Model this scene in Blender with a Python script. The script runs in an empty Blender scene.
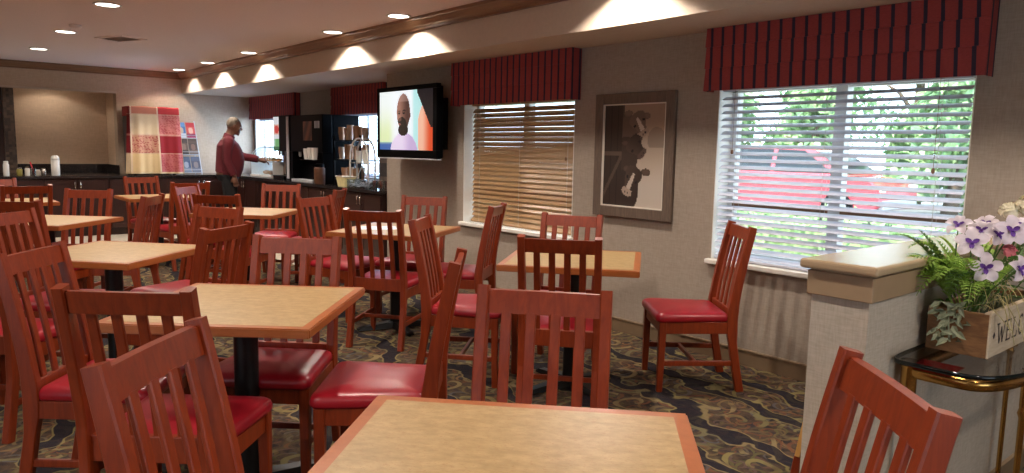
import bpy, bmesh, math, random
from mathutils import Vector, Matrix

scene = bpy.context.scene
C = scene.collection
PI = math.pi
rnd = random.Random(7)

# ------------------------------------------------------------------ camera
EYE = 1.359
YAW, PITCH, ROLL, FPX = 2.4422, -0.1204, 0.0186, 722.9
fw = Vector((math.cos(PITCH) * math.cos(YAW), math.cos(PITCH) * math.sin(YAW), math.sin(PITCH)))
rt = Vector((math.sin(YAW), -math.cos(YAW), 0))
up = rt.cross(fw)
r2 = math.cos(ROLL) * rt + math.sin(ROLL) * up
u2 = -math.sin(ROLL) * rt + math.cos(ROLL) * up
cam = bpy.data.cameras.new('camera')
cam.sensor_width = 36
cam.sensor_fit = 'HORIZONTAL'
cam.lens = FPX / 1024 * 36
cam.clip_start = 0.02
cam.clip_end = 300
cam_ob = bpy.data.objects.new('camera', cam)
C.objects.link(cam_ob)
m3 = Matrix((r2, u2, -fw)).transposed()
cam_ob.matrix_world = Matrix.Translation((0, 0, EYE)) @ m3.to_4x4()
scene.camera = cam_ob

# ------------------------------------------------------------------ sky, sun, exposure
world = bpy.data.worlds.new('daylight')
scene.world = world
world.use_nodes = True
wn = world.node_tree.nodes['Background']
wn.inputs['Color'].default_value = (0.70, 0.85, 1.0, 1)
wn.inputs['Strength'].default_value = 8.0
sun = bpy.data.lights.new('sun', 'SUN')
sun.energy = 16.0
sun.angle = 0.02
sun.color = (1.0, 0.96, 0.88)
sun_ob = bpy.data.objects.new('sun', sun)
C.objects.link(sun_ob)
sun_ob.rotation_euler = (math.radians(42), 0, math.radians(-18))   # shines from behind the building onto the car and trees
for ax, aw in ((-11.58, 1.5), (-8.72, 1.3)):      # added bluish area lamps outside the two buffet windows, boosting their daylight
    al = bpy.data.lights.new('window_daylight', 'AREA')
    al.shape = 'RECTANGLE'; al.size = aw; al.size_y = 0.8
    al.energy = 150.0; al.color = (0.50, 0.68, 1.0)
    ao = bpy.data.objects.new('window_daylight', al)
    C.objects.link(ao)
    ao.location = (ax, 5.05, 1.40)
    ao.rotation_euler = (math.radians(-90), 0, 0)
vs = scene.view_settings
vs.view_transform = 'Standard'
vs.look = 'None'
vs.gamma = 1.0
vs.use_curve_mapping = False
vs.exposure = -0.45
CAN_POWER = 120.0
CAN_COLOR = (1.0, 0.89, 0.78)

# ------------------------------------------------------------------ key dimensions
WY = 4.092          # window wall plane
AY = 4.65           # wall behind the buffet counter
BX = -12.47         # far wall plane
CZ = 2.464          # ceiling
SZ = 2.144          # underside of the soffit
SY = 3.513          # front face of the soffit
RX = 2.2            # wall to the right, behind the camera
NY = -4.2           # wall behind the camera

# ------------------------------------------------------------------ materials
def srgb(r, g, b):
    def f(c):
        c /= 255
        return c / 12.92 if c <= 0.04045 else ((c + 0.055) / 1.055) ** 2.4
    return (f(r), f(g), f(b), 1)

class N:
    """small helper around a material's node tree"""
    def __init__(s, name):
        s.m = bpy.data.materials.new(name)
        s.m.use_nodes = True
        s.t = s.m.node_tree
        s.b = s.t.nodes['Principled BSDF']
        s.out = s.t.nodes['Material Output']
    def n(s, typ, **kw):
        x = s.t.nodes.new(typ)
        for k, v in kw.items():
            setattr(x, k, v)
        return x
    def l(s, a, b):
        s.t.links.new(a, b)
    def math(s, op, a, b=None, c=None):
        x = s.n('ShaderNodeMath', operation=op)
        for i, v in enumerate((a, b, c)):
            if v is None:
                continue
            if isinstance(v, (int, float)):
                x.inputs[i].default_value = v
            else:
                s.l(v, x.inputs[i])
        return x.outputs[0]
    def mix(s, fac, a, b):
        x = s.n('ShaderNodeMix', data_type='RGBA')
        for i, v in ((0, fac), (6, a), (7, b)):
            if isinstance(v, (int, float, tuple)):
                x.inputs[i].default_value = v
            else:
                s.l(v, x.inputs[i])
        return x.outputs[2]
    def coord(s, which='Object', scale=(1, 1, 1)):
        t = s.n('ShaderNodeTexCoord')
        mp = s.n('ShaderNodeMapping')
        mp.inputs['Scale'].default_value = scale
        s.l(t.outputs[which], mp.inputs['Vector'])
        return mp.outputs[0]
    def noise(s, vec, scale, detail=3, rough=0.5, dist=0.0):
        x = s.n('ShaderNodeTexNoise')
        x.inputs['Scale'].default_value = scale
        x.inputs['Detail'].default_value = detail
        x.inputs['Roughness'].default_value = rough
        x.inputs['Distortion'].default_value = dist
        s.l(vec, x.inputs['Vector'])
        return x.outputs['Fac']
    def ramp(s, fac, stops):
        x = s.n('ShaderNodeValToRGB')
        e = x.color_ramp.elements
        while len(e) < len(stops):
            e.new(0.5)
        for el, (p, c) in zip(e, stops):
            el.position = p
            el.color = c
        s.l(fac, x.inputs[0])
        return x.outputs[0]
    def set(s, **kw):
        for k, v in kw.items():
            i = s.b.inputs[k.replace('_', ' ')]
            if hasattr(v, 'is_linked') or hasattr(v, 'links'):
                s.l(v, i)
            else:
                i.default_value = v
    def bump(s, h, strength=0.2, dist=0.002):
        x = s.n('ShaderNodeBump')
        x.inputs['Strength'].default_value = strength
        x.inputs['Distance'].default_value = dist
        s.l(h, x.inputs['Height'])
        s.l(x.outputs[0], s.b.inputs['Normal'])

def plain(name, col, rough=0.5, metal=0.0, var=0.12, scale=20, coat=0.0, bump=0.0, spec=0.5):
    k = N(name)
    v = k.coord()
    f = k.noise(v, scale)
    lo = tuple(c * (1 - var) for c in col[:3]) + (1,)
    hi = tuple(min(1, c * (1 + var)) for c in col[:3]) + (1,)
    k.set(Base_Color=k.ramp(f, [(0.3, lo), (0.7, hi)]), Roughness=rough, Metallic=metal, Coat_Weight=coat)
    k.b.inputs['Specular IOR Level'].default_value = spec
    if bump:
        k.bump(f, bump)
    return k.m

def wood(name, a, b, rough=0.32, coat=0.25, scale=(14, 14, 1.6), which='Object'):
    k = N(name)
    v = k.coord(which, scale)
    f = k.noise(v, 3.0, 5, 0.6, 0.8)
    g = k.noise(v, 14.0, 3, 0.7)
    h = k.math('ADD', k.math('MULTIPLY', f, 0.75), k.math('MULTIPLY', g, 0.25))
    k.set(Base_Color=k.ramp(h, [(0.30, a), (0.70, b)]), Roughness=rough, Coat_Weight=coat, Coat_Roughness=0.15)
    k.bump(g, 0.08, 0.001)
    return k.m

def weave(name, a, b, sx, sz, rough=0.85, bump=0.25):
    """woven vinyl wall covering"""
    k = N(name)
    v1 = k.coord('Object', (sx, sx, sz))
    v2 = k.coord('Object', (sz, sz, sx))
    f = k.math('ADD', k.math('MULTIPLY', k.noise(v1, 1.0, 2), 0.5), k.math('MULTIPLY', k.noise(v2, 1.0, 2), 0.5))
    k.set(Base_Color=k.ramp(f, [(0.35, a), (0.65, b)]), Roughness=rough)
    k.bump(f, bump, 0.001)
    return k.m

def emission(name, col, strength):
    k = N(name)
    k.set(Base_Color=(0, 0, 0, 1), Emission_Color=col, Emission_Strength=strength, Roughness=0.4)
    return k.m

def vertex_paint(name, rough=0.7, emit=0.0, coat=0.0, weave_scale=0):
    k = N(name)
    a = k.n('ShaderNodeVertexColor', layer_name='Col')
    col = a.outputs['Color']
    if emit:
        k.set(Base_Color=(0, 0, 0, 1), Emission_Color=col, Emission_Strength=emit, Roughness=0.25)
    else:
        if weave_scale:
            f = k.noise(k.coord(), weave_scale, 4)
            col = k.mix(k.math('MULTIPLY', f, 0.16), col, (0.05, 0.02, 0.02, 1))
        k.set(Base_Color=col, Roughness=rough, Coat_Weight=coat)
    return k.m

M = {}
M['wall'] = weave('woven_wall_vinyl', srgb(150, 136, 122), srgb(166, 152, 137), 160, 18)
M['far_wall'] = weave('warm_wall_vinyl', srgb(182, 158, 134), srgb(196, 172, 148), 120, 16)
M['alcove_wall'] = weave('tan_alcove_vinyl', srgb(208, 180, 150), srgb(222, 194, 164), 60, 12)
M['pony'] = weave('pale_woven_vinyl', srgb(172, 160, 143), srgb(190, 177, 160), 220, 24)
M['ceiling'] = plain('ceiling_plaster', srgb(244, 226, 220), 0.9, var=0.03, scale=60, bump=0.1)
M['soffit'] = plain('soffit_paint', srgb(196, 178, 158), 0.85, var=0.03, scale=40)
M['trim_brown'] = wood('brown_crown_wood', srgb(118, 82, 56), srgb(142, 102, 72), 0.4, 0.2, (2, 2, 30))
M['base_brown'] = plain('taupe_baseboard', srgb(126, 104, 80), 0.5, var=0.05)
M['white_paint'] = plain('white_sill_paint', srgb(232, 226, 216), 0.45, var=0.02)
M['cherry'] = wood('cherry_stained_wood', srgb(108, 35, 9), srgb(142, 54, 16), 0.40, 0.06)
M['edge_wood'] = wood('oak_table_edge', srgb(148, 80, 36), srgb(174, 100, 50), 0.36, 0.15, (5, 5, 40))
k = N('tan_fleck_laminate')
v = k.coord('Object', (1, 2.2, 1))
f1 = k.noise(v, 26, 4, 0.6)
f2 = k.noise(v, 130, 2, 0.6)
base = k.ramp(f1, [(0.32, srgb(154, 126, 82)), (0.68, srgb(178, 148, 102))])
k.set(Base_Color=k.mix(k.math('MULTIPLY', k.math('GREATER_THAN', f2, 0.62), 0.5), base, srgb(150, 104, 60)), Roughness=0.42)
M['laminate'] = k.m
k = N('red_vinyl')
v = k.coord()
f = k.noise(v, 240, 2)
f2 = k.noise(v, 6, 2)
k.set(Base_Color=k.ramp(f2, [(0.3, srgb(140, 16, 30)), (0.7, srgb(158, 24, 38))]), Roughness=0.34)
k.bump(f, 0.08, 0.0006)
M['vinyl'] = k.m
M['black_metal'] = plain('black_cast_iron', srgb(20, 19, 19), 0.42, 0.3, bump=0.1, scale=120)
M['black_plastic'] = plain('black_plastic', srgb(7, 7, 8), 0.4, spec=0.04)
M['dark_cabinet'] = wood('dark_cabinet_wood', srgb(36, 16, 12), srgb(54, 25, 18), 0.4, 0.05)
k = N('dark_granite')
v = k.coord()
f = k.noise(v, 90, 5, 0.8)
k.set(Base_Color=k.ramp(f, [(0.45, srgb(22, 20, 21)), (0.60, srgb(58, 50, 48)), (0.72, srgb(128, 112, 104))]), Roughness=0.16)
M['granite'] = k.m
M['chrome'] = plain('brushed_nickel', srgb(205, 200, 192), 0.25, 1.0, var=0.04)
M['brass'] = plain('polished_brass', srgb(196, 150, 84), 0.22, 1.0, var=0.06)
M['tile'] = plain('pale_floor_tile', srgb(208, 196, 176), 0.35, var=0.06, scale=6)
M['glass'] = None
k = N('window_glass')
tr = k.n('ShaderNodeBsdfTransparent')
tr.inputs[0].default_value = (0.95, 0.98, 0.97, 1)
gl = k.n('ShaderNodeBsdfGlossy')
gl.inputs['Roughness'].default_value = 0.03
mx = k.n('ShaderNodeMixShader')
mx.inputs[0].default_value = 0.06
k.l(tr.outputs[0], mx.inputs[1]); k.l(gl.outputs[0], mx.inputs[2]); k.l(mx.outputs[0], k.out.inputs[0])
M['glass'] = k.m
k = N('smoked_glass')
tr = k.n('ShaderNodeBsdfTransparent')
tr.inputs[0].default_value = (0.74, 0.74, 0.74, 1)
gl = k.n('ShaderNodeBsdfGlossy')
gl.inputs['Roughness'].default_value = 0.04
mx = k.n('ShaderNodeMixShader')
mx.inputs[0].default_value = 0.12
k.l(tr.outputs[0], mx.inputs[1]); k.l(gl.outputs[0], mx.inputs[2]); k.l(mx.outputs[0], k.out.inputs[0])
M['smoked'] = k.m
M['glass_edge'] = plain('dark_glass_edge', srgb(12, 20, 20), 0.06, var=0.05)
k = N('clear_plastic')
tr = k.n('ShaderNodeBsdfTransparent')
tr.inputs[0].default_value = (0.85, 0.9, 0.92, 1)
gl = k.n('ShaderNodeBsdfGlossy')
gl.inputs['Roughness'].default_value = 0.08
mx = k.n('ShaderNodeMixShader')
mx.inputs[0].default_value = 0.25
k.l(tr.outputs[0], mx.inputs[1]); k.l(gl.outputs[0], mx.inputs[2]); k.l(mx.outputs[0], k.out.inputs[0])
M['clear'] = k.m
# carpet: scrolls of gold and rust on a near-black ground
k = N('scroll_carpet')
v = k.coord('Object')
warp = k.n('ShaderNodeTexNoise'); warp.inputs['Scale'].default_value = 2.6; warp.inputs['Detail'].default_value = 1.5
k.l(v, warp.inputs['Vector'])
wsub = k.n('ShaderNodeVectorMath', operation='SUBTRACT'); wsub.inputs[1].default_value = (0.5, 0.5, 0.5)
k.l(warp.outputs['Color'], wsub.inputs[0])
wsc = k.n('ShaderNodeVectorMath', operation='SCALE'); wsc.inputs['Scale'].default_value = 0.22
k.l(wsub.outputs[0], wsc.inputs[0])
wad = k.n('ShaderNodeVectorMath', operation='ADD')
k.l(v, wad.inputs[0]); k.l(wsc.outputs[0], wad.inputs[1])
def scroll(scale, turns, arms, thr, width):
    vo = k.n('ShaderNodeTexVoronoi', voronoi_dimensions='2D')
    vo.inputs['Scale'].default_value = scale
    vo.inputs['Randomness'].default_value = 0.85
    k.l(wad.outputs[0], vo.inputs['Vector'])
    sc = k.n('ShaderNodeVectorMath', operation='SCALE'); sc.inputs['Scale'].default_value = scale
    k.l(wad.outputs[0], sc.inputs[0])
    # Position output is in unscaled space
    sb = k.n('ShaderNodeVectorMath', operation='SUBTRACT')
    k.l(wad.outputs[0], sb.inputs[0]); k.l(vo.outputs['Position'], sb.inputs[1])
    sp = k.n('ShaderNodeSeparateXYZ'); k.l(sb.outputs[0], sp.inputs[0])
    ang = k.math('ARCTAN2', sp.outputs[1], sp.outputs[0])
    rad = vo.outputs['Distance']
    sepc = k.n('ShaderNodeSeparateColor'); k.l(vo.outputs['Color'], sepc.inputs[0])
    hand = k.math('SUBTRACT', k.math('MULTIPLY', k.math('GREATER_THAN', sepc.outputs[0], 0.5), 2.0), 1.0)
    ph = k.math('MULTIPLY', sepc.outputs[1], 6.28)
    s = k.math('SINE', k.math('ADD', k.math('ADD', k.math('MULTIPLY', k.math('MULTIPLY', ang, hand), arms), k.math('MULTIPLY', rad, turns)), ph))
    mr = k.n('ShaderNodeMapRange', interpolation_type='SMOOTHSTEP')
    mr.inputs['From Min'].default_value = thr
    mr.inputs['From Max'].default_value = thr + width
    k.l(s, mr.inputs['Value'])
    return mr.outputs[0], sepc.outputs[2], rad
a1, c1, d1 = scroll(4.4, 13.0, 1.0, 0.56, 0.25)
a2, c2, d2 = scroll(8.5, 10.0, 2.0, 0.62, 0.22)
a3, c3, d3 = scroll(6.1, -15.0, 1.0, 0.60, 0.20)
fib = k.noise(v, 420, 2, 0.7)
mk1 = k.ramp(k.noise(v, 5.2, 2), [(0.40, (0.15, 0.15, 0.15, 1)), (0.55, (1, 1, 1, 1))])
mk2 = k.ramp(k.noise(v, 8.1, 2), [(0.42, (0.2, 0.2, 0.2, 1)), (0.56, (1, 1, 1, 1))])
gnd = k.ramp(k.noise(v, 7, 4), [(0.36, srgb(38, 38, 48)), (0.52, srgb(70, 62, 54)), (0.66, srgb(48, 46, 52))])
gold = k.ramp(c1, [(0.2, srgb(146, 132, 84)), (0.5, srgb(120, 112, 82)), (0.9, srgb(152, 132, 92))])
rust = k.ramp(c2, [(0.3, srgb(122, 78, 56)), (0.6, srgb(92, 92, 98)), (0.9, srgb(124, 104, 70))])
olive = k.ramp(c3, [(0.3, srgb(104, 98, 62)), (0.7, srgb(138, 104, 70))])
sw = k.n('ShaderNodeSeparateXYZ'); k.l(v, sw.inputs[0])
bn1 = k.noise(v, 1.7, 2, 0.5)
bn2 = k.noise(v, 4.5, 2, 0.5)
ph = k.math('ADD', k.math('MULTIPLY', k.math('ADD', sw.outputs[1], k.math('MULTIPLY', sw.outputs[0], 0.22)), 17.0), k.math('ADD', k.math('MULTIPLY', bn1, 10.0), k.math('MULTIPLY', bn2, 5.5)))
bw_ = k.math('SINE', ph)
def step(x, lo, hi):
    mr = k.n('ShaderNodeMapRange', interpolation_type='SMOOTHSTEP')
    mr.inputs['From Min'].default_value = lo; mr.inputs['From Max'].default_value = hi
    k.l(x, mr.inputs['Value'])
    return mr.outputs[0]
navy = step(bw_, 0.68, 0.78)
rim = k.math('MULTIPLY', step(bw_, 0.50, 0.60), k.math('SUBTRACT', 1.0, navy))
gnd = k.ramp(k.noise(v, 14, 3), [(0.36, srgb(54, 47, 46)), (0.52, srgb(92, 74, 58)), (0.68, srgb(64, 56, 58))])
col = k.mix(k.math('MULTIPLY', k.math('MULTIPLY', a3, mk2), 0.8), gnd, olive)
col = k.mix(k.math('MULTIPLY', a2, 0.7), col, rust)
col = k.mix(k.math('MULTIPLY', k.math('MULTIPLY', a1, mk1), 0.85), col, gold)
col = k.mix(k.math('MULTIPLY', rim, 0.8), col, gold)
col = k.mix(k.math('MULTIPLY', navy, 0.88), col, srgb(38, 35, 44))
col = k.mix(k.math('MULTIPLY', fib, 0.30), col, (0.01, 0.01, 0.012, 1))
k.set(Base_Color=col, Roughness=0.95)
k.b.inputs['Specular IOR Level'].default_value = 0.1
k.bump(fib, 0.5, 0.004)
M['carpet'] = k.m
# striped valance cloth: navy pinstripes on a brick red weave
k = N('striped_valance_cloth')
t = k.n('ShaderNodeTexCoord')
sp = k.n('ShaderNodeSeparateXYZ'); k.l(t.outputs['Object'], sp.inputs[0])
fr = k.math('FRACT', k.math('DIVIDE', k.math('ADD', sp.outputs[0], k.math('MULTIPLY', sp.outputs[1], 1.0)), 0.0785))
st = k.math('LESS_THAN', fr, 0.24)
mp = k.coord('Object', (60, 60, 900))
g = k.noise(mp, 1.0, 2)
red = k.ramp(g, [(0.3, srgb(138, 54, 54)), (0.7, srgb(164, 68, 66))])
k.set(Base_Color=k.mix(st, red, srgb(46, 38, 58)), Roughness=0.85)
k.bump(g, 0.2, 0.001)
M['valance'] = k.m
M['blind_white'] = plain('white_blind_slat', srgb(206, 206, 218), 0.5, var=0.02)
M['blind_tan'] = plain('cream_blind_slat', srgb(168, 132, 92), 0.36, var=0.06)
M['cord'] = plain('blind_cord', srgb(200, 196, 190), 0.8)
M['frame_white'] = plain('window_vinyl', srgb(226, 224, 222), 0.4, var=0.02)
M['rustic'] = wood('rustic_grey_frame', srgb(84, 70, 60), srgb(116, 98, 84), 0.6, 0.05, (30, 30, 3))
M['light_disc'] = emission('lamp_diffuser', (1.0, 0.93, 0.82, 1), 14.0)
M['white_plastic'] = plain('white_plastic', srgb(226, 222, 214), 0.35, var=0.02)
M['paper_white'] = plain('white_paper', srgb(226, 228, 236), 0.7, var=0.03)
M['kraft'] = plain('brown_paper_cup', srgb(186, 142, 106), 0.7, var=0.15)
M['silver'] = plain('silver_plastic', srgb(190, 190, 194), 0.4, 0.3)

M['half_trim'] = plain('taupe_half_wall_trim', srgb(156, 130, 100), 0.5, var=0.04)
M['half_cap'] = plain('tan_half_wall_cap', srgb(172, 148, 118), 0.2, var=0.04)
M['pale_wood'] = wood('pale_yellow_wood', srgb(200, 148, 80), srgb(222, 172, 100), 0.45, 0.1)
M['red_card'] = plain('red_card_stock', srgb(176, 24, 34), 0.5)
M['planter_brown'] = wood('weathered_brown_board', srgb(96, 62, 36), srgb(146, 104, 64), 0.75, 0.0, (6, 24, 24))
M['planter_pale'] = wood('whitewashed_board', srgb(180, 158, 130), srgb(212, 194, 168), 0.75, 0.0, (20, 3, 20))
M['letter_ink'] = plain('dark_lettering', srgb(58, 46, 42), 0.8)
M['moss'] = plain('dark_moss', srgb(48, 52, 26), 0.95, var=0.4, scale=90, bump=0.5)
M['fern'] = plain('fern_green', srgb(150, 182, 80), 0.6, var=0.2, scale=30)
M['fern_dark'] = plain('dark_leaf_green', srgb(86, 116, 54), 0.6, var=0.3, scale=30)
M['grey_leaf'] = plain('grey_velvet_leaf', srgb(134, 138, 112), 0.85, var=0.15, scale=60)
M['dry_grass'] = plain('dry_grass', srgb(160, 146, 96), 0.8, var=0.2)
M['petal'] = plain('pale_lilac_petal', srgb(236, 222, 232), 0.6, var=0.05, scale=40)
M['throat'] = plain('purple_throat', srgb(96, 48, 140), 0.6, var=0.2, scale=60)
M['cream_petal'] = plain('cream_petal', srgb(236, 226, 196), 0.7, var=0.05)
M['pink_petal'] = plain('pink_petal', srgb(206, 110, 116), 0.7, var=0.1)
M['screen'] = vertex_paint('lit_television_screen', emit=1.5)
M['panel_glow'] = vertex_paint('lit_dispenser_panel', emit=0.9)
M['print'] = vertex_paint('printed_picture', rough=0.5)
M['cloth'] = vertex_paint('plaid_cloth', rough=0.9, weave_scale=60)
M['skin'] = plain('skin', srgb(106, 68, 50), 0.55, var=0.05)  # darkened; the shade on the face is put into this base colour
M['grey_hair'] = plain('short_grey_hair', srgb(116, 102, 88), 0.8, var=0.2, scale=120, bump=0.4)
M['maroon_knit'] = plain('maroon_knit', srgb(96, 24, 34), 0.9, var=0.12, scale=160, bump=0.4)
M['dark_trousers'] = plain('dark_trouser_cloth', srgb(15, 14, 17), 0.85)
M['asphalt'] = plain('grey_asphalt', srgb(120, 120, 122), 0.9, scale=60)
M['concrete'] = plain('pale_concrete', srgb(196, 192, 186), 0.9, var=0.05, scale=20)
M['leaf_light'] = plain('leaf_light_green', srgb(184, 206, 156), 0.6, var=0.2)
M['leaf_mid'] = plain('leaf_mid_green', srgb(156, 188, 134), 0.6, var=0.2)
M['leaf_dark'] = plain('leaf_deep_green', srgb(122, 158, 116), 0.6, var=0.2)
for nm in ('leaf_light', 'leaf_mid', 'leaf_dark', 'fern', 'fern_dark', 'petal'):
    M[nm].node_tree.nodes['Principled BSDF'].inputs['Transmission Weight'].default_value = 0.0
    kt = M[nm].node_tree
    tl = kt.nodes.new('ShaderNodeBsdfTranslucent')
    kt.links.new(kt.nodes['Principled BSDF'].inputs['Base Color'].links[0].from_socket, tl.inputs[0])
    ms = kt.nodes.new('ShaderNodeMixShader'); ms.inputs[0].default_value = 0.35
    kt.links.new(kt.nodes['Principled BSDF'].outputs[0], ms.inputs[1]); kt.links.new(tl.outputs[0], ms.inputs[2])
    kt.links.new(ms.outputs[0], kt.nodes['Material Output'].inputs[0])
M['bark'] = plain('brown_bark', srgb(92, 76, 62), 0.9, var=0.25, bump=0.5)
M['car_red'] = plain('red_car_paint', srgb(196, 66, 78), 0.25, var=0.02, coat=1.0)  # lightened red; washed-out haze and sky reflection are in the base colour
M['car_glass'] = plain('dark_car_glass', srgb(30, 38, 46), 0.08, var=0.02)
M['tail_red'] = plain('red_tail_lens', srgb(206, 20, 24), 0.2, var=0.02)
M['vent_grey'] = plain('grey_vent_paint', srgb(170, 152, 142), 0.7, var=0.03)  # slats a little darker than the ceiling paint
M['linen'] = plain('off_white_lip', srgb(214, 206, 192), 0.7, var=0.04)
k = N('brown_mosaic')
vv = k.coord('Object', (1, 1, 1))
vo = k.n('ShaderNodeTexVoronoi', distance='CHEBYCHEV'); vo.inputs['Scale'].default_value = 26; vo.inputs['Randomness'].default_value = 0.25
k.l(vv, vo.inputs['Vector'])
k.set(Base_Color=k.ramp(vo.outputs['Color'], [(0.2, srgb(58, 46, 40)), (0.8, srgb(104, 86, 70))]), Roughness=0.3)
M['mosaic'] = k.m
M['dull_grey'] = plain('dull_grey_metal', srgb(84, 76, 72), 0.6)
M['olive'] = plain('olive_glass', srgb(136, 124, 60), 0.2)
M['bread'] = plain('baked_crust', srgb(190, 138, 84), 0.7, var=0.25, scale=30)
M['warm_panel'] = plain('grey_brown_panel', srgb(124, 106, 92), 0.45)
M['kraft_dark'] = plain('dark_brown_shell', srgb(98, 64, 44), 0.5)
M['kraft_pale'] = plain('pale_paper_cup', srgb(220, 196, 170), 0.7)
M['cream_tub'] = plain('cream_yellow_plastic', srgb(220, 206, 150), 0.45)

# ------------------------------------------------------------------ mesh helpers
def link(name, me, m, parent=None):
    o = bpy.data.objects.new(name, me)
    C.objects.link(o)
    if m is not None:
        for mm in (m if isinstance(m, (list, tuple)) else [m]):
            me.materials.append(mm)
    if parent is not None:
        o.parent = parent
    return o

def obj(name, bm, m, parent=None, smooth=False, loc=None):
    me = bpy.data.meshes.new(name)
    bmesh.ops.recalc_face_normals(bm, faces=bm.faces)
    bm.to_mesh(me)
    bm.free()
    if smooth:
        for p in me.polygons:
            p.use_smooth = True
    o = link(name, me, m, parent)
    if loc is not None:
        o.location = loc
    return o

def auto_smooth(o, deg=40):
    o.data.set_sharp_from_angle(angle=math.radians(deg))
    return o

def box(bm, lo, hi, bevel=0.0, seg=2, mtx=None, mi=0):
    lo, hi = Vector(lo), Vector(hi)
    c, s = (lo + hi) / 2, hi - lo
    before = set(bm.faces)
    r = bmesh.ops.create_cube(bm, size=1.0, matrix=Matrix.Translation(c) @ Matrix.Diagonal((abs(s.x), abs(s.y), abs(s.z), 1)))
    if bevel:
        es = list({e for v in r['verts'] for e in v.link_edges})
        bmesh.ops.bevel(bm, geom=es, offset=bevel, segments=seg, affect='EDGES', profile=0.5)
    new = [f for f in bm.faces if f not in before]
    if mtx is not None:
        bmesh.ops.transform(bm, matrix=mtx, verts=list({v for f in new for v in f.verts}))
    if mi:
        for f in new:
            f.material_index = mi
    return bm

def B():
    return bmesh.new()

def bx(lo, hi, bevel=0.0, seg=2):
    return box(B(), lo, hi, bevel, seg)

def sweep(bm, pts, sizes, side=Vector((1, 0, 0)), bevel=0.0):
    """rectangular bar along a polyline; sizes = (across side, other) per point"""
    n = len(pts)
    rings = []
    for i, p in enumerate(pts):
        p = Vector(p)
        a = Vector(pts[max(0, i - 1)]); b = Vector(pts[min(n - 1, i + 1)])
        t = (b - a).normalized()
        s = side.normalized()
        o = t.cross(s).normalized()
        w, d = sizes[i] if isinstance(sizes, list) else sizes
        w /= 2; d /= 2
        c = bevel
        if c:
            prof = [(-w + c, -d), (w - c, -d), (w, -d + c), (w, d - c), (w - c, d), (-w + c, d), (-w, d - c), (-w, -d + c)]
        else:
            prof = [(-w, -d), (w, -d), (w, d), (-w, d)]
        rings.append([bm.verts.new(p + s * x + o * y) for x, y in prof])
    m = len(rings[0])
    for i in range(n - 1):
        for j in range(m):
            bm.faces.new((rings[i][j], rings[i][(j + 1) % m], rings[i + 1][(j + 1) % m], rings[i + 1][j]))
    bm.faces.new(rings[0][::-1])
    bm.faces.new(rings[-1])
    return bm

def tube(bm, pts, radii, n=10, cap=True):
    """round (or elliptical) tube along a polyline"""
    pts = [Vector(p) for p in pts]
    m = len(pts)
    ref = None
    rings = []
    for i, p in enumerate(pts):
        t = (pts[min(m - 1, i + 1)] - pts[max(0, i - 1)])
        t = t.normalized() if t.length > 1e-9 else Vector((0, 0, 1))
        if ref is None:
            ref = Vector((1, 0, 0)) if abs(t.x) < 0.8 else Vector((0, 1, 0))
        s = (ref - t * ref.dot(t)).normalized()
        ref = s
        o = t.cross(s)
        r = radii[i] if isinstance(radii, (list, tuple)) else radii
        rx, ry = r if isinstance(r, (list, tuple)) else (r, r)
        rings.append([bm.verts.new(p + s * rx * math.cos(2 * PI * j / n) + o * ry * math.sin(2 * PI * j / n)) for j in range(n)])
    for i in range(m - 1):
        for j in range(n):
            bm.faces.new((rings[i][j], rings[i][(j + 1) % n], rings[i + 1][(j + 1) % n], rings[i + 1][j]))
    if cap:
        bm.faces.new(rings[0][::-1])
        bm.faces.new(rings[-1])
    return bm

def lathe(bm, prof, n=20, c=(0, 0, 0), cap=True):
    """profile of (radius, z) turned about the vertical"""
    c = Vector(c)
    rings = []
    for r, z in prof:
        if r < 1e-6:
            rings.append([bm.verts.new(c + Vector((0, 0, z)))])
        else:
            rings.append([bm.verts.new(c + Vector((r * math.cos(2 * PI * j / n), r * math.sin(2 * PI * j / n), z))) for j in range(n)])
    for a, b in zip(rings, rings[1:]):
        for j in range(n):
            k2 = (j + 1) % n
            if len(a) == 1 and len(b) == 1:
                continue
            if len(a) == 1:
                bm.faces.new((a[0], b[k2], b[j]))
            elif len(b) == 1:
                bm.faces.new((a[j], a[k2], b[0]))
            else:
                bm.faces.new((a[j], a[k2], b[k2], b[j]))
    if cap and len(rings[0]) > 1:
        bm.faces.new(rings[0][::-1])
    if cap and len(rings[-1]) > 1:
        bm.faces.new(rings[-1])
    return bm

def ellipsoid(bm, c, r, seg=16, rings=10, mtx=None):
    m = Matrix.Translation(c) @ (mtx or Matrix.Identity(4)) @ Matrix.Diagonal((r[0], r[1], r[2], 1))
    bmesh.ops.create_uvsphere(bm, u_segments=seg, v_segments=rings, radius=1.0, matrix=m)
    return bm

def prism(bm, outline, z0, z1, bevel=0.0, mtx=None):
    """vertical extrusion of a 2D outline"""
    lo = [bm.verts.new((x, y, z0)) for x, y in outline]
    hi = [bm.verts.new((x, y, z1)) for x, y in outline]
    n = len(lo)
    bm.faces.new(lo[::-1]); bm.faces.new(hi)
    for i in range(n):
        bm.faces.new((lo[i], lo[(i + 1) % n], hi[(i + 1) % n], hi[i]))
    if mtx is not None:
        bmesh.ops.transform(bm, matrix=mtx, verts=lo + hi)
    return bm

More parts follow.
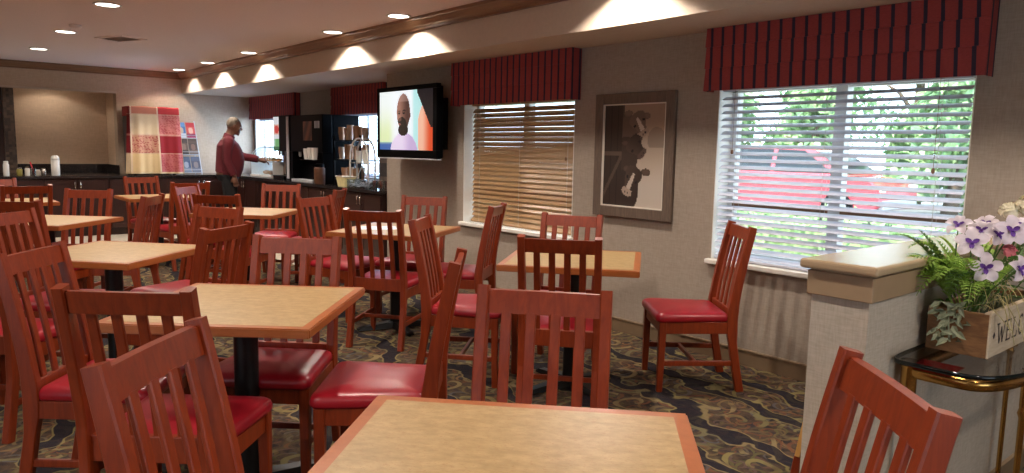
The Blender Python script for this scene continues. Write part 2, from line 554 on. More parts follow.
def painted(name, pos, nu, nv, colour, m, parent=None, smooth=False):
    """grid whose faces carry the colours of a printed or shown picture; u right, v down, both 0..1"""
    verts = [pos(i / nu, j / nv) for j in range(nv + 1) for i in range(nu + 1)]
    faces, cols = [], []
    for j in range(nv):
        for i in range(nu):
            a = j * (nu + 1) + i
            faces.append((a, a + nu + 1, a + nu + 2, a + 1))
            cols.append(colour((i + 0.5) / nu, (j + 0.5) / nv))
    me = bpy.data.meshes.new(name)
    me.from_pydata([tuple(p) for p in verts], [], faces)
    ca = me.color_attributes.new('Col', 'FLOAT_COLOR', 'CORNER')
    for fi, c in enumerate(cols):
        q = srgb(*c)
        for li in range(4):
            ca.data[fi * 4 + li].color = q
    if smooth:
        for p in me.polygons:
            p.use_smooth = True
    return link(name, me, m, parent)

def tag(o, label, cat, group=None):
    o['label'] = label
    o['category'] = cat
    if group:
        o['group'] = group
    return o

def thing(name, label, cat, loc=(0, 0, 0), rotz=0.0, group=None):
    o = bpy.data.objects.new(name, None)
    o.empty_display_size = 0.1
    C.objects.link(o)
    o.location = loc
    o.rotation_euler = (0, 0, rotz)
    return tag(o, label, cat, group)

def copy_tree(o, parent=None):
    c = o.copy()
    C.objects.link(c)
    if parent is not None:
        c.parent = parent
    for ch in list(o.children):
        copy_tree(ch, c)
    return c

def struct(name, bm, m, parent=None, smooth=False):
    o = obj(name, bm, m, parent, smooth)
    o['kind'] = 'structure'
    return o

# ================================================================== THE ROOM
WIN = [(-5.60, -4.12, 0.66, 1.80), (-2.80, -1.32, 0.66, 1.80)]
AWIN = [(-12.38, -10.78, 0.96, 1.80), (-9.42, -8.02, 0.96, 1.80)]
WT = 0.24   # wall thickness

def wall_y(bm, y0, y1, x0, x1, z0, z1, holes):
    xs = sorted(holes)
    cur = x0
    for hx0, hx1, hz0, hz1 in xs:
        box(bm, (cur, y0, z0), (hx0, y1, z1))
        box(bm, (hx0, y0, z0), (hx1, y1, hz0))
        box(bm, (hx0, y0, hz1), (hx1, y1, z1))
        cur = hx1
    box(bm, (cur, y0, z0), (x1, y1, z1))
    return bm

floor_bm = bx((-14, NY - 0.2, -0.12), (RX + 0.2, AY + 0.24, 0.0))
struct('floor', floor_bm, M['carpet'])
t_bm = B()
box(t_bm, (BX, NY, 0.0), (-10.95, AY, 0.004))
box(t_bm, (-10.95, 3.35, 0.0), (-7.03, AY, 0.004))
struct('floor_tile', t_bm, M['tile'])
struct('ceiling', bx((-14, NY - 0.2, CZ), (RX + 0.2, AY + 0.3, CZ + 0.15)), M['ceiling'])
struct('wall_windows', wall_y(B(), WY, WY + WT, -7.03, RX, 0, CZ, WIN), M['wall'])
struct('wall_buffet', wall_y(B(), AY, AY + WT, -14, -7.03, 0, CZ, AWIN), M['wall'])
struct('wall_pier', bx((-7.03, WY + 0.02, 0), (-6.83, AY + WT, CZ)), M['wall'])
struct('wall_far', bx((BX - 0.2, 2.55, 0), (BX, AY, CZ)), M['far_wall'])
struct('wall_far_header', bx((BX - 0.2, -2.6, 2.10), (BX, 2.55, CZ)), M['far_wall'])
struct('wall_far_dado', bx((BX - 0.2, -2.6, 0), (BX, 2.55, 0.833)), M['far_wall'])
struct('wall_far_left', bx((BX - 0.2, NY, 0), (BX, -2.6, CZ)), M['far_wall'])
struct('wall_alcove_back', bx((-13.4, -2.8, 0), (-13.2, 2.75, CZ)), M['alcove_wall'])
struct('wall_alcove_right', bx((-13.2, 2.55, 0), (BX - 0.2, 2.75, CZ)), M['alcove_wall'])
struct('wall_alcove_left', bx((-13.2, -2.8, 0), (BX - 0.2, -2.6, CZ)), M['alcove_wall'])
struct('wall_alcove_top', bx((-13.2, -2.6, 2.30), (BX - 0.2, 2.55, 2.4)), M['alcove_wall'])
rb = B()   # wall behind the camera; its unseen glazed opening is added for fill daylight
box(rb, (RX, NY, 0), (RX + 0.2, -3.4, CZ)); box(rb, (RX, 2.6, 0), (RX + 0.2, WY + WT, CZ))
box(rb, (RX, -3.4, 1.1), (RX + 0.2, 2.6, CZ)); box(rb, (RX, -3.4, 0), (RX + 0.2, 2.6, 0.25)); box(rb, (RX, -3.4, 0.25), (RX + 0.2, 0.9, 1.1))
struct('wall_right', rb, M['wall'])
gb = B()
for q in range(3):
    box(gb, (RX + 0.06, 0.93 + q * 0.82 - 0.03, 0.25), (RX + 0.14, 0.93 + q * 0.82 + 0.03, 1.1))
box(gb, (RX + 0.06, 0.9, 0.25), (RX + 0.14, 2.6, 0.31)); box(gb, (RX + 0.06, 0.9, 1.04), (RX + 0.14, 2.6, 1.1))
struct('window_5', gb, M['frame_white'])  # unseen frame bars for the added fill opening
struct('wall_near', wall_y(B(), NY - 0.2, NY, -14, RX, 0, CZ, [(-1.6, 1.0, 0.6, 1.6)]), M['far_wall'])  # unseen opening added in this wall to let in fill daylight
so = B()
box(so, (BX, SY, SZ), (RX, WY, CZ))
box(so, (BX, WY, SZ), (-7.03, AY, CZ))
struct('soffit', so, M['soffit'])
def crown(bm, path_axis, x0, x1, y0, y1):
    pass
# crown mouldings: stepped profile along the soffit face and the far wall
prof = [(0, 0), (0.03, 0.0), (0.03, 0.018), (0.055, 0.03), (0.085, 0.07), (0.095, 0.075), (0.095, 0.10), (0, 0.10)]
cb = B()
pts0 = [cb.verts.new((BX, SY - a, CZ - 0.10 + b)) for a, b in prof]
pts1 = [cb.verts.new((RX, SY - a, CZ - 0.10 + b)) for a, b in prof]
n = len(prof)
for i in range(n):
    cb.faces.new((pts0[i], pts0[(i + 1) % n], pts1[(i + 1) % n], pts1[i]))
cb.faces.new(pts0[::-1]); cb.faces.new(pts1)
struct('trim_1', cb, M['trim_brown'])
cb = B()
pts0 = [cb.verts.new((BX + a, NY, CZ - 0.10 + b)) for a, b in prof]
pts1 = [cb.verts.new((BX + a, SY - 0.0, CZ - 0.10 + b)) for a, b in prof]
for i in range(n):
    cb.faces.new((pts0[i], pts0[(i + 1) % n], pts1[(i + 1) % n], pts1[i]))
cb.faces.new(pts0[::-1]); cb.faces.new(pts1)
struct('trim_2', cb, M['trim_brown'])
# alcove edging
struct('trim_3', bx((BX - 0.01, -2.6, 2.085), (BX + 0.012, 2.56, 2.115), 0.003), M['soffit'])
bb = B()
box(bb, (-7.03, WY - 0.016, 0), (RX, WY, 0.092), 0.002)
box(bb, (-7.03, WY - 0.022, 0.092), (RX, WY, 0.106), 0.004)
struct('baseboard_windows', bb, M['base_brown'])

# windows: frame, panes, sill
def window(i, x0, x1, z0, z1, y):
    f = B()
    t = 0.045
    yi, yo = y + 0.15, y + 0.21
    box(f, (x0, yi, z0), (x0 + t, yo, z1)); box(f, (x1 - t, yi, z0), (x1, yo, z1))
    box(f, (x0, yi, z0), (x1, yo, z0 + t)); box(f, (x0, yi, z1 - t), (x1, yo, z1))
    xm = (x0 + x1) / 2
    box(f, (xm - 0.035, yi - 0.01, z0), (xm + 0.035, yo, z1))
    fr = struct('window_%d' % i, f, M['frame_white'])
    if z1 - z0 > 0.9:
        zs = z0 + 0.35
        r = B()
        box(r, (x0 + t, yi - 0.008, zs - 0.025), (xm - 0.035, yo, zs + 0.025), 0.003)
        box(r, (xm + 0.035, yi - 0.008, zs - 0.025), (x1 - t, yo, zs + 0.025), 0.003)
        obj('sash_rail', r, M['trim_brown'], fr)
    for a, b in ((x0 + t, xm - 0.035), (xm + 0.035, x1 - t)):
        obj('pane', bx((a, y + 0.178, z0 + t), (b, y + 0.184, z1 - t)), M['glass'], fr)
    rv = B()   # painted reveal lining
    box(rv, (x0, y, z0), (x0 + 0.006, y + 0.15, z1)); box(rv, (x1 - 0.006, y, z0), (x1, y + 0.15, z1))
    obj('reveal', rv, M['white_paint'], fr)
    obj('sill', bx((x0 - 0.022, y - 0.045, z0 - 0.032), (x1 + 0.022, y + 0.15, z0), 0.006), M['white_paint'], fr)
    return fr
for i, (a, b, c, d) in enumerate(WIN):
    window(i + 1, a, b, c, d, WY)
for i, (a, b, c, d) in enumerate(AWIN):
    window(i + 3, a, b, c, d, AY)

# venetian blinds
def blind(label, x0, x1, z0, z1, y, tilt, m, jitter=0.0, pitch=0.044, raised=0.0):
    t = thing('window_blind', label, 'blind', ((x0 + x1) / 2, y, z0), 0, 'window blinds')
    w = (x1 - x0) / 2 - 0.012
    h = z1 - z0
    hr = bx((-w, -0.025, h - 0.045), (w, 0.025, h - 0.005), 0.004)
    obj('headrail', hr, m, t)
    s = B()
    z = raised + 0.035
    r = random.Random(3)
    while z < h - 0.06:
        a = tilt + r.uniform(-jitter, jitter)
        tw = r.uniform(-jitter, jitter) * 0.5
        ca = []
        for sx, aa in ((-w, a - tw), (0, a), (w, a + tw)):
            # slightly crowned slat section
            ring = []
            for q, cr in ((-0.0245, 0.0), (0.0, 0.0025), (0.0245, 0.0)):
                yy = q * math.cos(aa) - cr * math.sin(aa)
                zz = q * math.sin(aa) + cr * math.cos(aa)
                ring.append((yy, zz))
            nx, nz = -math.sin(aa) * 0.0015, math.cos(aa) * 0.0015
            loop = [s.verts.new((sx, yy - nx, z + zz - nz)) for yy, zz in ring] + [s.verts.new((sx, yy + nx, z + zz + nz)) for yy, zz in reversed(ring)]
            ca.append(loop)
        for i in range(2):
            for j in range(6):
                s.faces.new((ca[i][j], ca[i][(j + 1) % 6], ca[i + 1][(j + 1) % 6], ca[i + 1][j]))
        s.faces.new(ca[0][::-1]); s.faces.new(ca[2])
        z += pitch
    obj('slats', s, m, t)
    obj('bottom_rail', bx((-w, -0.026, raised + 0.001), (w, 0.026, raised + 0.018), 0.004), m, t)
    for q in (-0.82, -0.02, 0.82):
        c = B()
        tube(c, [(q * w, -0.027, raised + 0.01), (q * w, -0.027, h - 0.03)], 0.0012, 5)
        tube(c, [(q * w, 0.027, raised + 0.01), (q * w, 0.027, h - 0.03)], 0.0012, 5)
        obj('ladder_cord', c, M['cord'], t)
    for q, ln in ((-0.86, 0.42), (0.80, 0.50)):
        c = B()
        tube(c, [(q * w, -0.034, h - 0.04), (q * w, -0.034, h - ln)], 0.0013, 5)
        lathe(c, [(0.002, 0), (0.008, -0.006), (0.010, -0.022), (0.004, -0.03), (0, -0.03)], 8, (q * w, -0.034, h - ln + 0.002))
        obj('pull_cord', c, M['trim_brown'], t)
    return t
blind('cream slatted blind closed over the window left of the cow picture', WIN[0][0] + 0.006, WIN[0][1] - 0.006, 0.662, 1.80, WY + 0.105, math.radians(58), M['blind_tan'], 0.14)
blind('white slatted blind opened flat before the parked red vehicle', WIN[1][0] + 0.006, WIN[1][1] - 0.006, 0.662, 1.80, WY + 0.034, math.radians(26), M['blind_white'], 0.02)
blind('white slatted blind behind the buffet, beside the man in maroon', AWIN[0][0] + 0.006, AWIN[0][1] - 0.006, 0.962, 1.80, AY + 0.095, math.radians(2), M['blind_white'], 0.02)
blind('white slatted blind behind the paper cup racks on the buffet', AWIN[1][0] + 0.006, AWIN[1][1] - 0.006, 0.962, 1.80, AY + 0.095, math.radians(2), M['blind_white'], 0.02)

# roman-fold valances
def valance(label, x0, x1, y, z0=1.75, z1=SZ - 0.002, depth=0.12):
    t = thing('window_valance', label, 'valance', (x0, y, z0), 0, 'striped valances')
    w, h = x1 - x0, z1 - z0
    b = B()
    zs = [h, h * 0.70, h * 0.70, h * 0.36, h * 0.36, 0.0]
    ys = [-depth + 0.012, -depth, -depth + 0.012, -depth, -depth + 0.012, -depth]
    nx = 40
    grid = []
    for z, yy in zip(zs, ys):
        grid.append([b.verts.new((w * i / nx, yy + 0.0025 * math.sin(i * 1.7 + z * 9) * (0.4 if z > h * 0.9 else 1), z)) for i in range(nx + 1)])
    for r in range(len(zs) - 1):
        for i in range(nx):
            b.faces.new((grid[r][i], grid[r + 1][i], grid[r + 1][i + 1], grid[r][i + 1]))
    # returns, top and inner lining give the box its depth
    ti = [b.verts.new((0, -0.002, h)), b.verts.new((w, -0.002, h))]
    bi = [b.verts.new((0, -0.002, 0)), b.verts.new((w, -0.002, 0))]
    left = [g[0] for g in grid]; right = [g[-1] for g in grid]
    b.faces.new([ti[0]] + left + [bi[0]])
    b.faces.new([bi[1]] + right[::-1] + [ti[1]])
    b.faces.new([ti[1]] + grid[0][::-1] + [ti[0]])
    me_o = obj('cloth', b, M['valance'], t)
    obj('lining', bx((0.004, -depth + 0.03, 0.012), (w - 0.004, -depth + 0.036, h - 0.002)), M['cord'], t)
    return t
valance('striped red and navy valance over the blind left of the cow picture', -5.66, -4.06, WY)
valance('striped red and navy valance over the bright window on the right', -2.84, -1.25, WY)
valance('dark red valance over the far buffet window by the man', -12.36, -10.54, AY, 1.77)
valance('dark red valance over the buffet window behind the television', -9.30, -7.90, AY, 1.77)

# ================================================================== LIGHTS IN THE CEILING
def can(label, x, y, power=CAN_POWER, z=CZ):
    t = thing('recessed_light', label, 'ceiling light', (x, y, z), 0, 'recessed ceiling lights')
    b = B()
    lathe(b, [(0.088, -0.0005), (0.105, -0.0005), (0.108, -0.004), (0.100, -0.008), (0.090, -0.009), (0.086, -0.006)], 28, cap=False)
    obj('trim_ring', b, M['white_plastic'], t, True)
    b = B()
    lathe(b, [(0.0, -0.0055), (0.05, -0.0055), (0.086, -0.004), (0.086, -0.001), (0.0, -0.001)], 24)
    obj('diffuser', b, M['light_disc'], t)
    l = bpy.data.lights.new('downlight', 'SPOT')
    l.energy = power
    l.color = CAN_COLOR
    l.spot_size = math.radians(132)
    l.spot_blend = 0.22
    l.shadow_soft_size = 0.045
    lo = bpy.data.objects.new('downlight', l)
    C.objects.link(lo)
    lo.parent = t
    lo.location = (0, 0, -0.03)
    return t
MAIN = [(-6.76, 'round recessed ceiling light above the second middle table, largest in view'), (-8.73, 'middle light of the three in a row at upper left'), (-10.60, 'light furthest left of the three in a row at upper left'), (-4.85, None), (-2.9, None), (-1.0, None), (0.9, None)]
for x, lb in MAIN:
    can(lb or 'recessed ceiling light over the dining tables above the frame', x, 1.35, 62.0 if x == -1.0 else CAN_POWER)
SOF = [(-11.85, 'recessed light beside the soffit in the far corner'), (-10.5, 'second recessed light from the far corner along the soffit'),
       (-8.95, 'third recessed light from the far corner along the soffit'), (-6.70, 'recessed light along the soffit left of the television'),
       (-5.47, 'recessed light along the soffit directly above the television'), (-3.05, 'recessed light making the scallop nearest the camera on the soffit')]
for x, lb in SOF:
    can(lb, x, 3.30, 40.0 if x < -11 else CAN_POWER)
can('recessed light over the window side of the room above the frame', -0.7, 3.30)
for x in (-10.6, -7.7, -4.85, -2.0, 0.6):
    can('recessed ceiling light over the near side of the room above the frame', x, -1.1)
for yy, lb in ((0.45, 'added unseen light in the alcove top behind the header, left one'), (1.75, 'added unseen light in the alcove top behind the header, above the canister')):
    can(lb, -12.80, yy, 10.0, 2.30)  # unseen lamps added to brighten the alcove wall
can('added unseen light in the alcove top, far left beyond the frame', -12.90, -0.3, 95.0, 2.30)  # unseen lamp added to brighten the alcove from its left end
vt = thing('ceiling_vent', 'flat air vent set in the ceiling among the round lights', 'vent', (-8.83, 1.88, CZ), math.radians(25))
b = B()
for a0, a1 in (((-0.22, -0.15), (0.22, -0.12)), ((-0.22, 0.12), (0.22, 0.15)), ((-0.22, -0.12), (-0.19, 0.12)), ((0.19, -0.12), (0.22, 0.12))):
    box(b, (a0[0], a0[1], -0.012), (a1[0], a1[1], 0.0), 0.002)
obj('frame', b, M['ceiling'], vt)
b = B()
for i in range(8):
    yy = -0.105 + i * 0.03
    box(b, (-0.19, yy - 0.011, -0.001), (0.19, yy + 0.011, 0.001), mtx=Matrix.Translation((0, 0, -0.006)) @ Matrix.Translation((0, yy, 0)) @ Matrix.Rotation(0.5, 4, 'X') @ Matrix.Translation((0, -yy, 0)))
obj('slats', b, M['vent_grey'], vt)
sd = thing('smoke_detector', 'small round detector on the ceiling near the row of lights', 'smoke detector', (-8.18, 1.35, CZ))
b = B(); lathe(b, [(0.055, 0), (0.055, -0.012), (0.045, -0.028), (0.02, -0.034), (0, -0.034)], 20)
obj('housing', b, M['ceiling'], sd, True)

# ================================================================== TABLES
def make_table():
    t = thing('dining_table', 'x', 'table')
    s, w, z0, z1 = 0.375, 0.034, 0.716, 0.750
    def ring(bm, o, i, z0, z1):
        lo_o = [bm.verts.new((x * o, y * o, z0)) for x, y in ((-1, -1), (1, -1), (1, 1), (-1, 1))]
        hi_o = [bm.verts.new((x * o, y * o, z1)) for x, y in ((-1, -1), (1, -1), (1, 1), (-1, 1))]
        lo_i = [bm.verts.new((x * i, y * i, z0)) for x, y in ((-1, -1), (1, -1), (1, 1), (-1, 1))]
        hi_i = [bm.verts.new((x * i, y * i, z1)) for x, y in ((-1, -1), (1, -1), (1, 1), (-1, 1))]
        outer = []
        for j in range(4):
            q = (j + 1) % 4
            bm.faces.new((lo_o[j], lo_o[q], hi_o[q], hi_o[j]))
            bm.faces.new((hi_o[j], hi_o[q], hi_i[q], hi_i[j]))
            bm.faces.new((lo_i[j], lo_i[q], lo_o[q], lo_o[j]))
            bm.faces.new((hi_i[j], hi_i[q], lo_i[q], lo_i[j]))
        return [e for e in bm.edges if all(v in hi_o + lo_o for v in e.verts)]
    b = B()
    es = ring(b, s, s - w, z0, z1)
    bmesh.ops.bevel(b, geom=es, offset=0.004, segments=2, affect='EDGES')
    obj('edge_band', b, M['edge_wood'], t)
    obj('laminate_top', bx((-s + w, -s + w, z0 + 0.004), (s - w, s - w, z1 + 0.0006)), M['laminate'], t)
    b = B()
    box(b, (-0.16, -0.035, 0.70), (0.16, 0.035, 0.716), 0.004); box(b, (-0.035, -0.16, 0.70), (0.035, 0.16, 0.716), 0.004)
    obj('top_bracket', b, M['black_metal'], t)
    b = B(); lathe(b, [(0.05, 0.05), (0.046, 0.09), (0.046, 0.69), (0.06, 0.70)], 24)
    auto_smooth(obj('column', b, M['black_metal'], t, True))
    b = B()
    for a in (0, PI / 2):
        m = Matrix.Rotation(a + PI / 4, 4, 'Z')
        sec = [(-0.30, 0.012, 0.022), (-0.28, 0.014, 0.03), (-0.05, 0.03, 0.055), (0.05, 0.03, 0.055), (0.28, 0.014, 0.03), (0.30, 0.012, 0.022)]
        rings = []
        for x, hw, hh in sec:
            hw += 0.018
            rings.append([b.verts.new(m @ Vector(p)) for p in ((x, -hw, 0.008), (x, hw, 0.008), (x, hw * 0.7, hh), (x, -hw * 0.7, hh))])
        for r0, r1 in zip(rings, rings[1:]):
            for j in range(4):
                b.faces.new((r0[j], r0[(j + 1) % 4], r1[(j + 1) % 4], r1[j]))
        b.faces.new(rings[0][::-1]); b.faces.new(rings[-1])
        for x in (-0.28, 0.28):
            lathe(b, [(0.014, 0.0), (0.016, 0.010), (0.012, 0.012)], 10, m @ Vector((x, 0, 0)))
    obj('cross_foot', b, M['black_metal'], t)
    return t
TABLES = [
    ('tan table filling the bottom foreground, cut off by the frame', -1.003, 0.846, 43),
    ('tan table left of centre with its black column showing below', -2.756, 0.977, 47.5),
    ('tan table standing by the window wall under the cow picture', -2.89, 2.895, 39.5),
    ('tan table at left behind the left-of-centre table, black column below', -4.51, 0.87, 41),
    ('tan table far left in front of the dark cabinets, second row from the back', -6.55, 0.825, 45),
    ('tan table in the middle distance with bright light reflected on its top', -6.60, 2.40, 46),
    ('tan table below the television with white paper lying on it', -4.66, 2.79, 34),
    ('far tan table nearly hidden among chairs before the plaid-covered cabinet', -8.90, 2.20, 0),
    ('far tan table at the left edge glimpsed through chair slats', -8.78, 0.80, 0)]
proto_table = make_table()
for i, (lb, x, y, a) in enumerate(TABLES):
    o = proto_table if i == 0 else copy_tree(proto_table)
    o.location = (x, y, 0)
    o.rotation_euler = (0, 0, math.radians(a))
    tag(o, lb, 'table', 'square pedestal tables')

# ================================================================== CHAIRS
def spline(ctrl, n):
    out = []
    m = len(ctrl)
    for i in range(m - 1):
        p0 = ctrl[max(0, i - 1)]; p1 = ctrl[i]; p2 = ctrl[i + 1]; p3 = ctrl[min(m - 1, i + 2)]
        for k2 in range(n):
            t = k2 / n
            out.append(tuple(0.5 * ((2 * b) + (-a + c) * t + (2 * a - 5 * b + 4 * c - d) * t * t + (-a + 3 * b - 3 * c + d) * t ** 3) for a, b, c, d in zip(p0, p1, p2, p3)))
    out.append(tuple(ctrl[-1]))
    return out
REAR = spline([(-0.062, 0.0), (-0.030, 0.16), (-0.004, 0.32), (0.0, 0.44), (-0.016, 0.58), (-0.043, 0.73), (-0.068, 0.85), (-0.090, 0.948)], 4)
def back_y(z):
    for (y0, z0), (y1, z1) in zip(REAR, REAR[1:]):
        if z0 <= z <= z1:
            return y0 + (y1 - y0) * (z - z0) / (z1 - z0)
    return REAR[-1][0]
def make_chair():
    t = thing('dining_chair', 'x', 'chair')
    hw = 0.185
    W = M['cherry']
    for s in (-1, 1):
        b = B()
        sz = []
        for y, z in REAR:
            d = 0.054 - 0.012 * max(0, (z - 0.5) / 0.45) if z > 0.3 else 0.046
            sz.append((0.035, d + (0.006 if 0.34 < z < 0.5 else 0)))
        sweep(b, [(s * hw, y, z) for y, z in REAR], sz, Vector((1, 0, 0)), 0.004)
        obj('rear_leg', b, W, t)
    for s in (-1, 1):
        b = B()
        sweep(b, [(s * 0.205, 0.405, 0.0), (s * 0.205, 0.402, 0.20), (s * 0.205, 0.40, 0.405)], [(0.032, 0.032), (0.037, 0.037), (0.042, 0.042)], Vector((1, 0, 0)), 0.004)
        obj('front_leg', b, W, t)
    for i in range(4):
        x = -hw + 0.074 * (i + 1)
        b = B()
        zz = [0.455 + (0.872 - 0.455) * q / 9 for q in range(10)]
        sweep(b, [(x, back_y(z) + 0.002, z) for z in zz], (0.032, 0.013), Vector((1, 0, 0)), 0.003)
        obj('slat', b, W, t)
    b = B()   # crest rail, gently bowed backwards
    zz = [0.868, 0.890, 0.912, 0.936]
    rows = []
    for z in zz:
        for off in (1,):
            rows.append([(x, back_y(z) - 0.006 * (1 - (x / hw) ** 2), z) for x in [(-hw + 0.015) + (2 * hw - 0.03) * q / 10 for q in range(11)]])
    front = [[b.verts.new((x, y + 0.011, z)) for x, y, z in r] for r in rows]
    back = [[b.verts.new((x, y - 0.011, z)) for x, y, z in r] for r in rows]
    for i in range(3):
        for j in range(10):
            b.faces.new((front[i][j], front[i][j + 1], front[i + 1][j + 1], front[i + 1][j]))
            b.faces.new((back[i][j + 1], back[i][j], back[i + 1][j], back[i + 1][j + 1]))
    for j in range(10):
        b.faces.new((front[3][j], front[3][j + 1], back[3][j + 1], back[3][j]))
        b.faces.new((front[0][j + 1], front[0][j], back[0][j], back[0][j + 1]))
    for i in range(3):
        b.faces.new((front[i][0], front[i + 1][0], back[i + 1][0], back[i][0]))
        b.faces.new((front[i + 1][10], front[i][10], back[i][10], back[i + 1][10]))
    es = [e for e in b.edges if e.verts[0].co.z > 0.93 and e.verts[1].co.z > 0.93 and abs(e.verts[0].co.x - e.verts[1].co.x) > 0.01]
    bmesh.ops.bevel(b, geom=es, offset=0.004, segments=2, affect='EDGES')
    obj('crest_rail', b, W, t)
    obj('back_rail', bx((-hw, -0.014, 0.392), (hw, 0.014, 0.476), 0.003), W, t)
    b = B()   # seat frame
    box(b, (-0.205, 0.390, 0.338), (0.205, 0.412, 0.405), 0.003)
    for s in (-1, 1):
        sweep(b, [(s * hw, 0.0, 0.3715), (s * 0.205, 0.40, 0.3715)], (0.022, 0.067), Vector((1, 0, 0)), 0.002)
    obj('seat_frame', b, W, t)
    for s in (-1, 1):
        b = B()
        sweep(b, [(s * hw, -0.028, 0.165), (s * 0.205, 0.402, 0.165)], (0.018, 0.030), Vector((1, 0, 0)), 0.003)
        obj('side_stretcher', b, W, t)
    obj('cross_stretcher', bx((-0.195, 0.19, 0.152), (0.195, 0.208, 0.178), 0.003), W, t)
    # cushion: rounded trapezoid, rolled edges, crowned top
    yb, yf, wb, wf = -0.004 + 0.022, 0.440, 0.196, 0.236
    def outline(ins):
        pts = []
        rc = max(0.004, 0.045 - ins * 0.3)
        cs = [(-wb + ins, yb + ins), (wb - ins, yb + ins), (wf - ins, yf - ins), (-wf + ins, yf - ins)]
        for ci in range(4):
            c = Vector(cs[ci]); p = Vector(cs[ci - 1]); q = Vector(cs[(ci + 1) % 4])
            r = rc * (0.5 if ci < 2 else 1.0)
            a = c + (p - c).normalized() * r; d = c + (q - c).normalized() * r
            for k2 in range(5):
                u = k2 / 4
                pts.append((1 - u) ** 2 * a + 2 * u * (1 - u) * c + u * u * d)
            for k2 in range(1, 4):
                q2 = Vector(cs[(ci + 1) % 4])
                e = q2 + (c - q2).normalized() * (rc * (0.5 if (ci + 1) % 4 < 2 else 1.0))
                pts.append(d + (e - d) * k2 / 4)
        return pts
    b = B()
    rings = []
    for ins, z in ((0.02, 0.404), (0.006, 0.406), (0.0, 0.416), (0.0, 0.432), (0.004, 0.444), (0.014, 0.4535), (0.032, 0.460), (0.065, 0.4655), (0.11, 0.469), (0.16, 0.471)):
        rings.append([b.verts.new((p.x, p.y, z)) for p in outline(ins)])
    m = len(rings[0])
    for r0, r1 in zip(rings, rings[1:]):
        for j in range(m):
            b.faces.new((r0[j], r0[(j + 1) % m], r1[(j + 1) % m], r1[j]))
    b.faces.new(rings[0][::-1]); b.faces.new(rings[-1])
    obj('seat_cushion', b, M['vinyl'], t, True)
    return t

CH = [  # crest x, crest y, facing degrees, label
    (-0.545, 1.398, 227, 'red-brown chair at bottom right, its back in front of the glass console'),
    (-1.622, 0.377, 46, 'nearest chair at lower left, tilted crest shining, tucked at foreground table'),
    (-2.251, 0.457, 138, 'chair seen from behind just beyond the nearest lower-left chair'),
    (-3.303, 0.354, 52, 'chair at the left edge with legs on patterned carpet, left of centre table'),
    (-5.095, 0.445, 47, 'chair cut by the left frame edge at the second left table'),
    (-6.02, 0.555, 137, 'chair at left edge just behind the second left table, seen from the rear'),
    (-7.95, 0.855, 183, 'wide far-left chair seen from behind, facing a table by the cabinets'),
    (-7.18, 1.224, -40, 'chair behind the far left table, slats facing the camera, near cabinet handles'),
    (-9.60, 2.190, 11, 'chair below the plaid-covered cabinet with red seat facing right'),
    (-6.17, 1.495, 236, 'chair seen almost edge-on at right end of the far left table'),
    (-8.10, 2.330, 185, 'far chair in front of the brochure rack, left of the man'),
    (-7.40, 2.080, 42, 'slanted far chair left of the table with bright reflections'),
    (-6.10, 1.950, 132, 'dark chair just below the man in maroon, near side of its table'),
    (-4.92, 1.590, -64, 'chair with brightly lit orange crest beside the second left table'),
    (-3.735, 1.249, 216, 'chair angled left behind the left-of-centre table, seen from its rear side'),
    (-3.135, 1.357, -44, 'chair on the far side of the left-of-centre table, facing the camera'),
    (-7.45, 3.060, -40, 'chair standing against the buffet counter below the black coffee cabinet'),
    (-5.54, 2.545, 25, 'chair left of the table with the white paper, slats angled right'),
    (-6.356, 3.192, 230, 'narrow edge-on chair between the buffet counter and the paper-topped table'),
    (-4.21, 2.340, 128, 'chair seen from behind in front of the paper-topped table'),
    (-5.21, 3.400, -54, 'chair against the wall below the television, facing the camera'),
    (-3.628, 2.333, 43, 'chair in the middle with red seat facing right toward cow picture table'),
    (-4.161, 3.361, 217, 'chair turned edge-on in front of the closed cream blind'),
    (-3.334, 3.314, -60, 'chair under the cow picture on the wall side of its table'),
    (-2.462, 2.367, 130, 'chair seen from behind at the near side of the cow picture table'),
    (-1.568, 1.451, -50, 'large central chair just behind the foreground table, five gaps between uprights'),
    (-2.243, 1.622, 230, 'chair pulled out in the centre with broad shiny red seat, back edge-on'),
    (-2.357, 3.742, 231, 'lone chair pulled away under the bright window, red seat facing left'),
    (-9.42, 0.72, 5, 'orange-lit chair at the left edge right against the dark cabinets'),
    (-3.95, 0.13, 137, 'chair hidden behind the left edge chair, its red seat showing through slats')]
proto_chair = make_chair()
for i, (x, y, a, lb) in enumerate(CH):
    o = proto_chair if i == 0 else copy_tree(proto_chair)
    th = math.radians(a)
    o.location = (x + 0.090 * math.cos(th), y + 0.090 * math.sin(th), 0)
    o.rotation_euler = (0, 0, th - PI / 2)
    tag(o, lb, 'chair', 'slat back dining chairs')

# paper on the table below the television
b = B()
box(b, (-0.15, -0.11, 0.7508), (0.15, 0.11, 0.7522), mtx=Matrix.Translation((-4.80, 2.70, 0)) @ Matrix.Rotation(math.radians(63), 4, 'Z'))
box(b, (-0.14, -0.10, 0.7523), (0.15, 0.10, 0.7532), mtx=Matrix.Translation((-4.78, 2.68, 0)) @ Matrix.Rotation(math.radians(58), 4, 'Z'))
tag(obj('newspaper', b, M['paper_white']), 'white newspaper lying on the table below the television', 'newspaper')
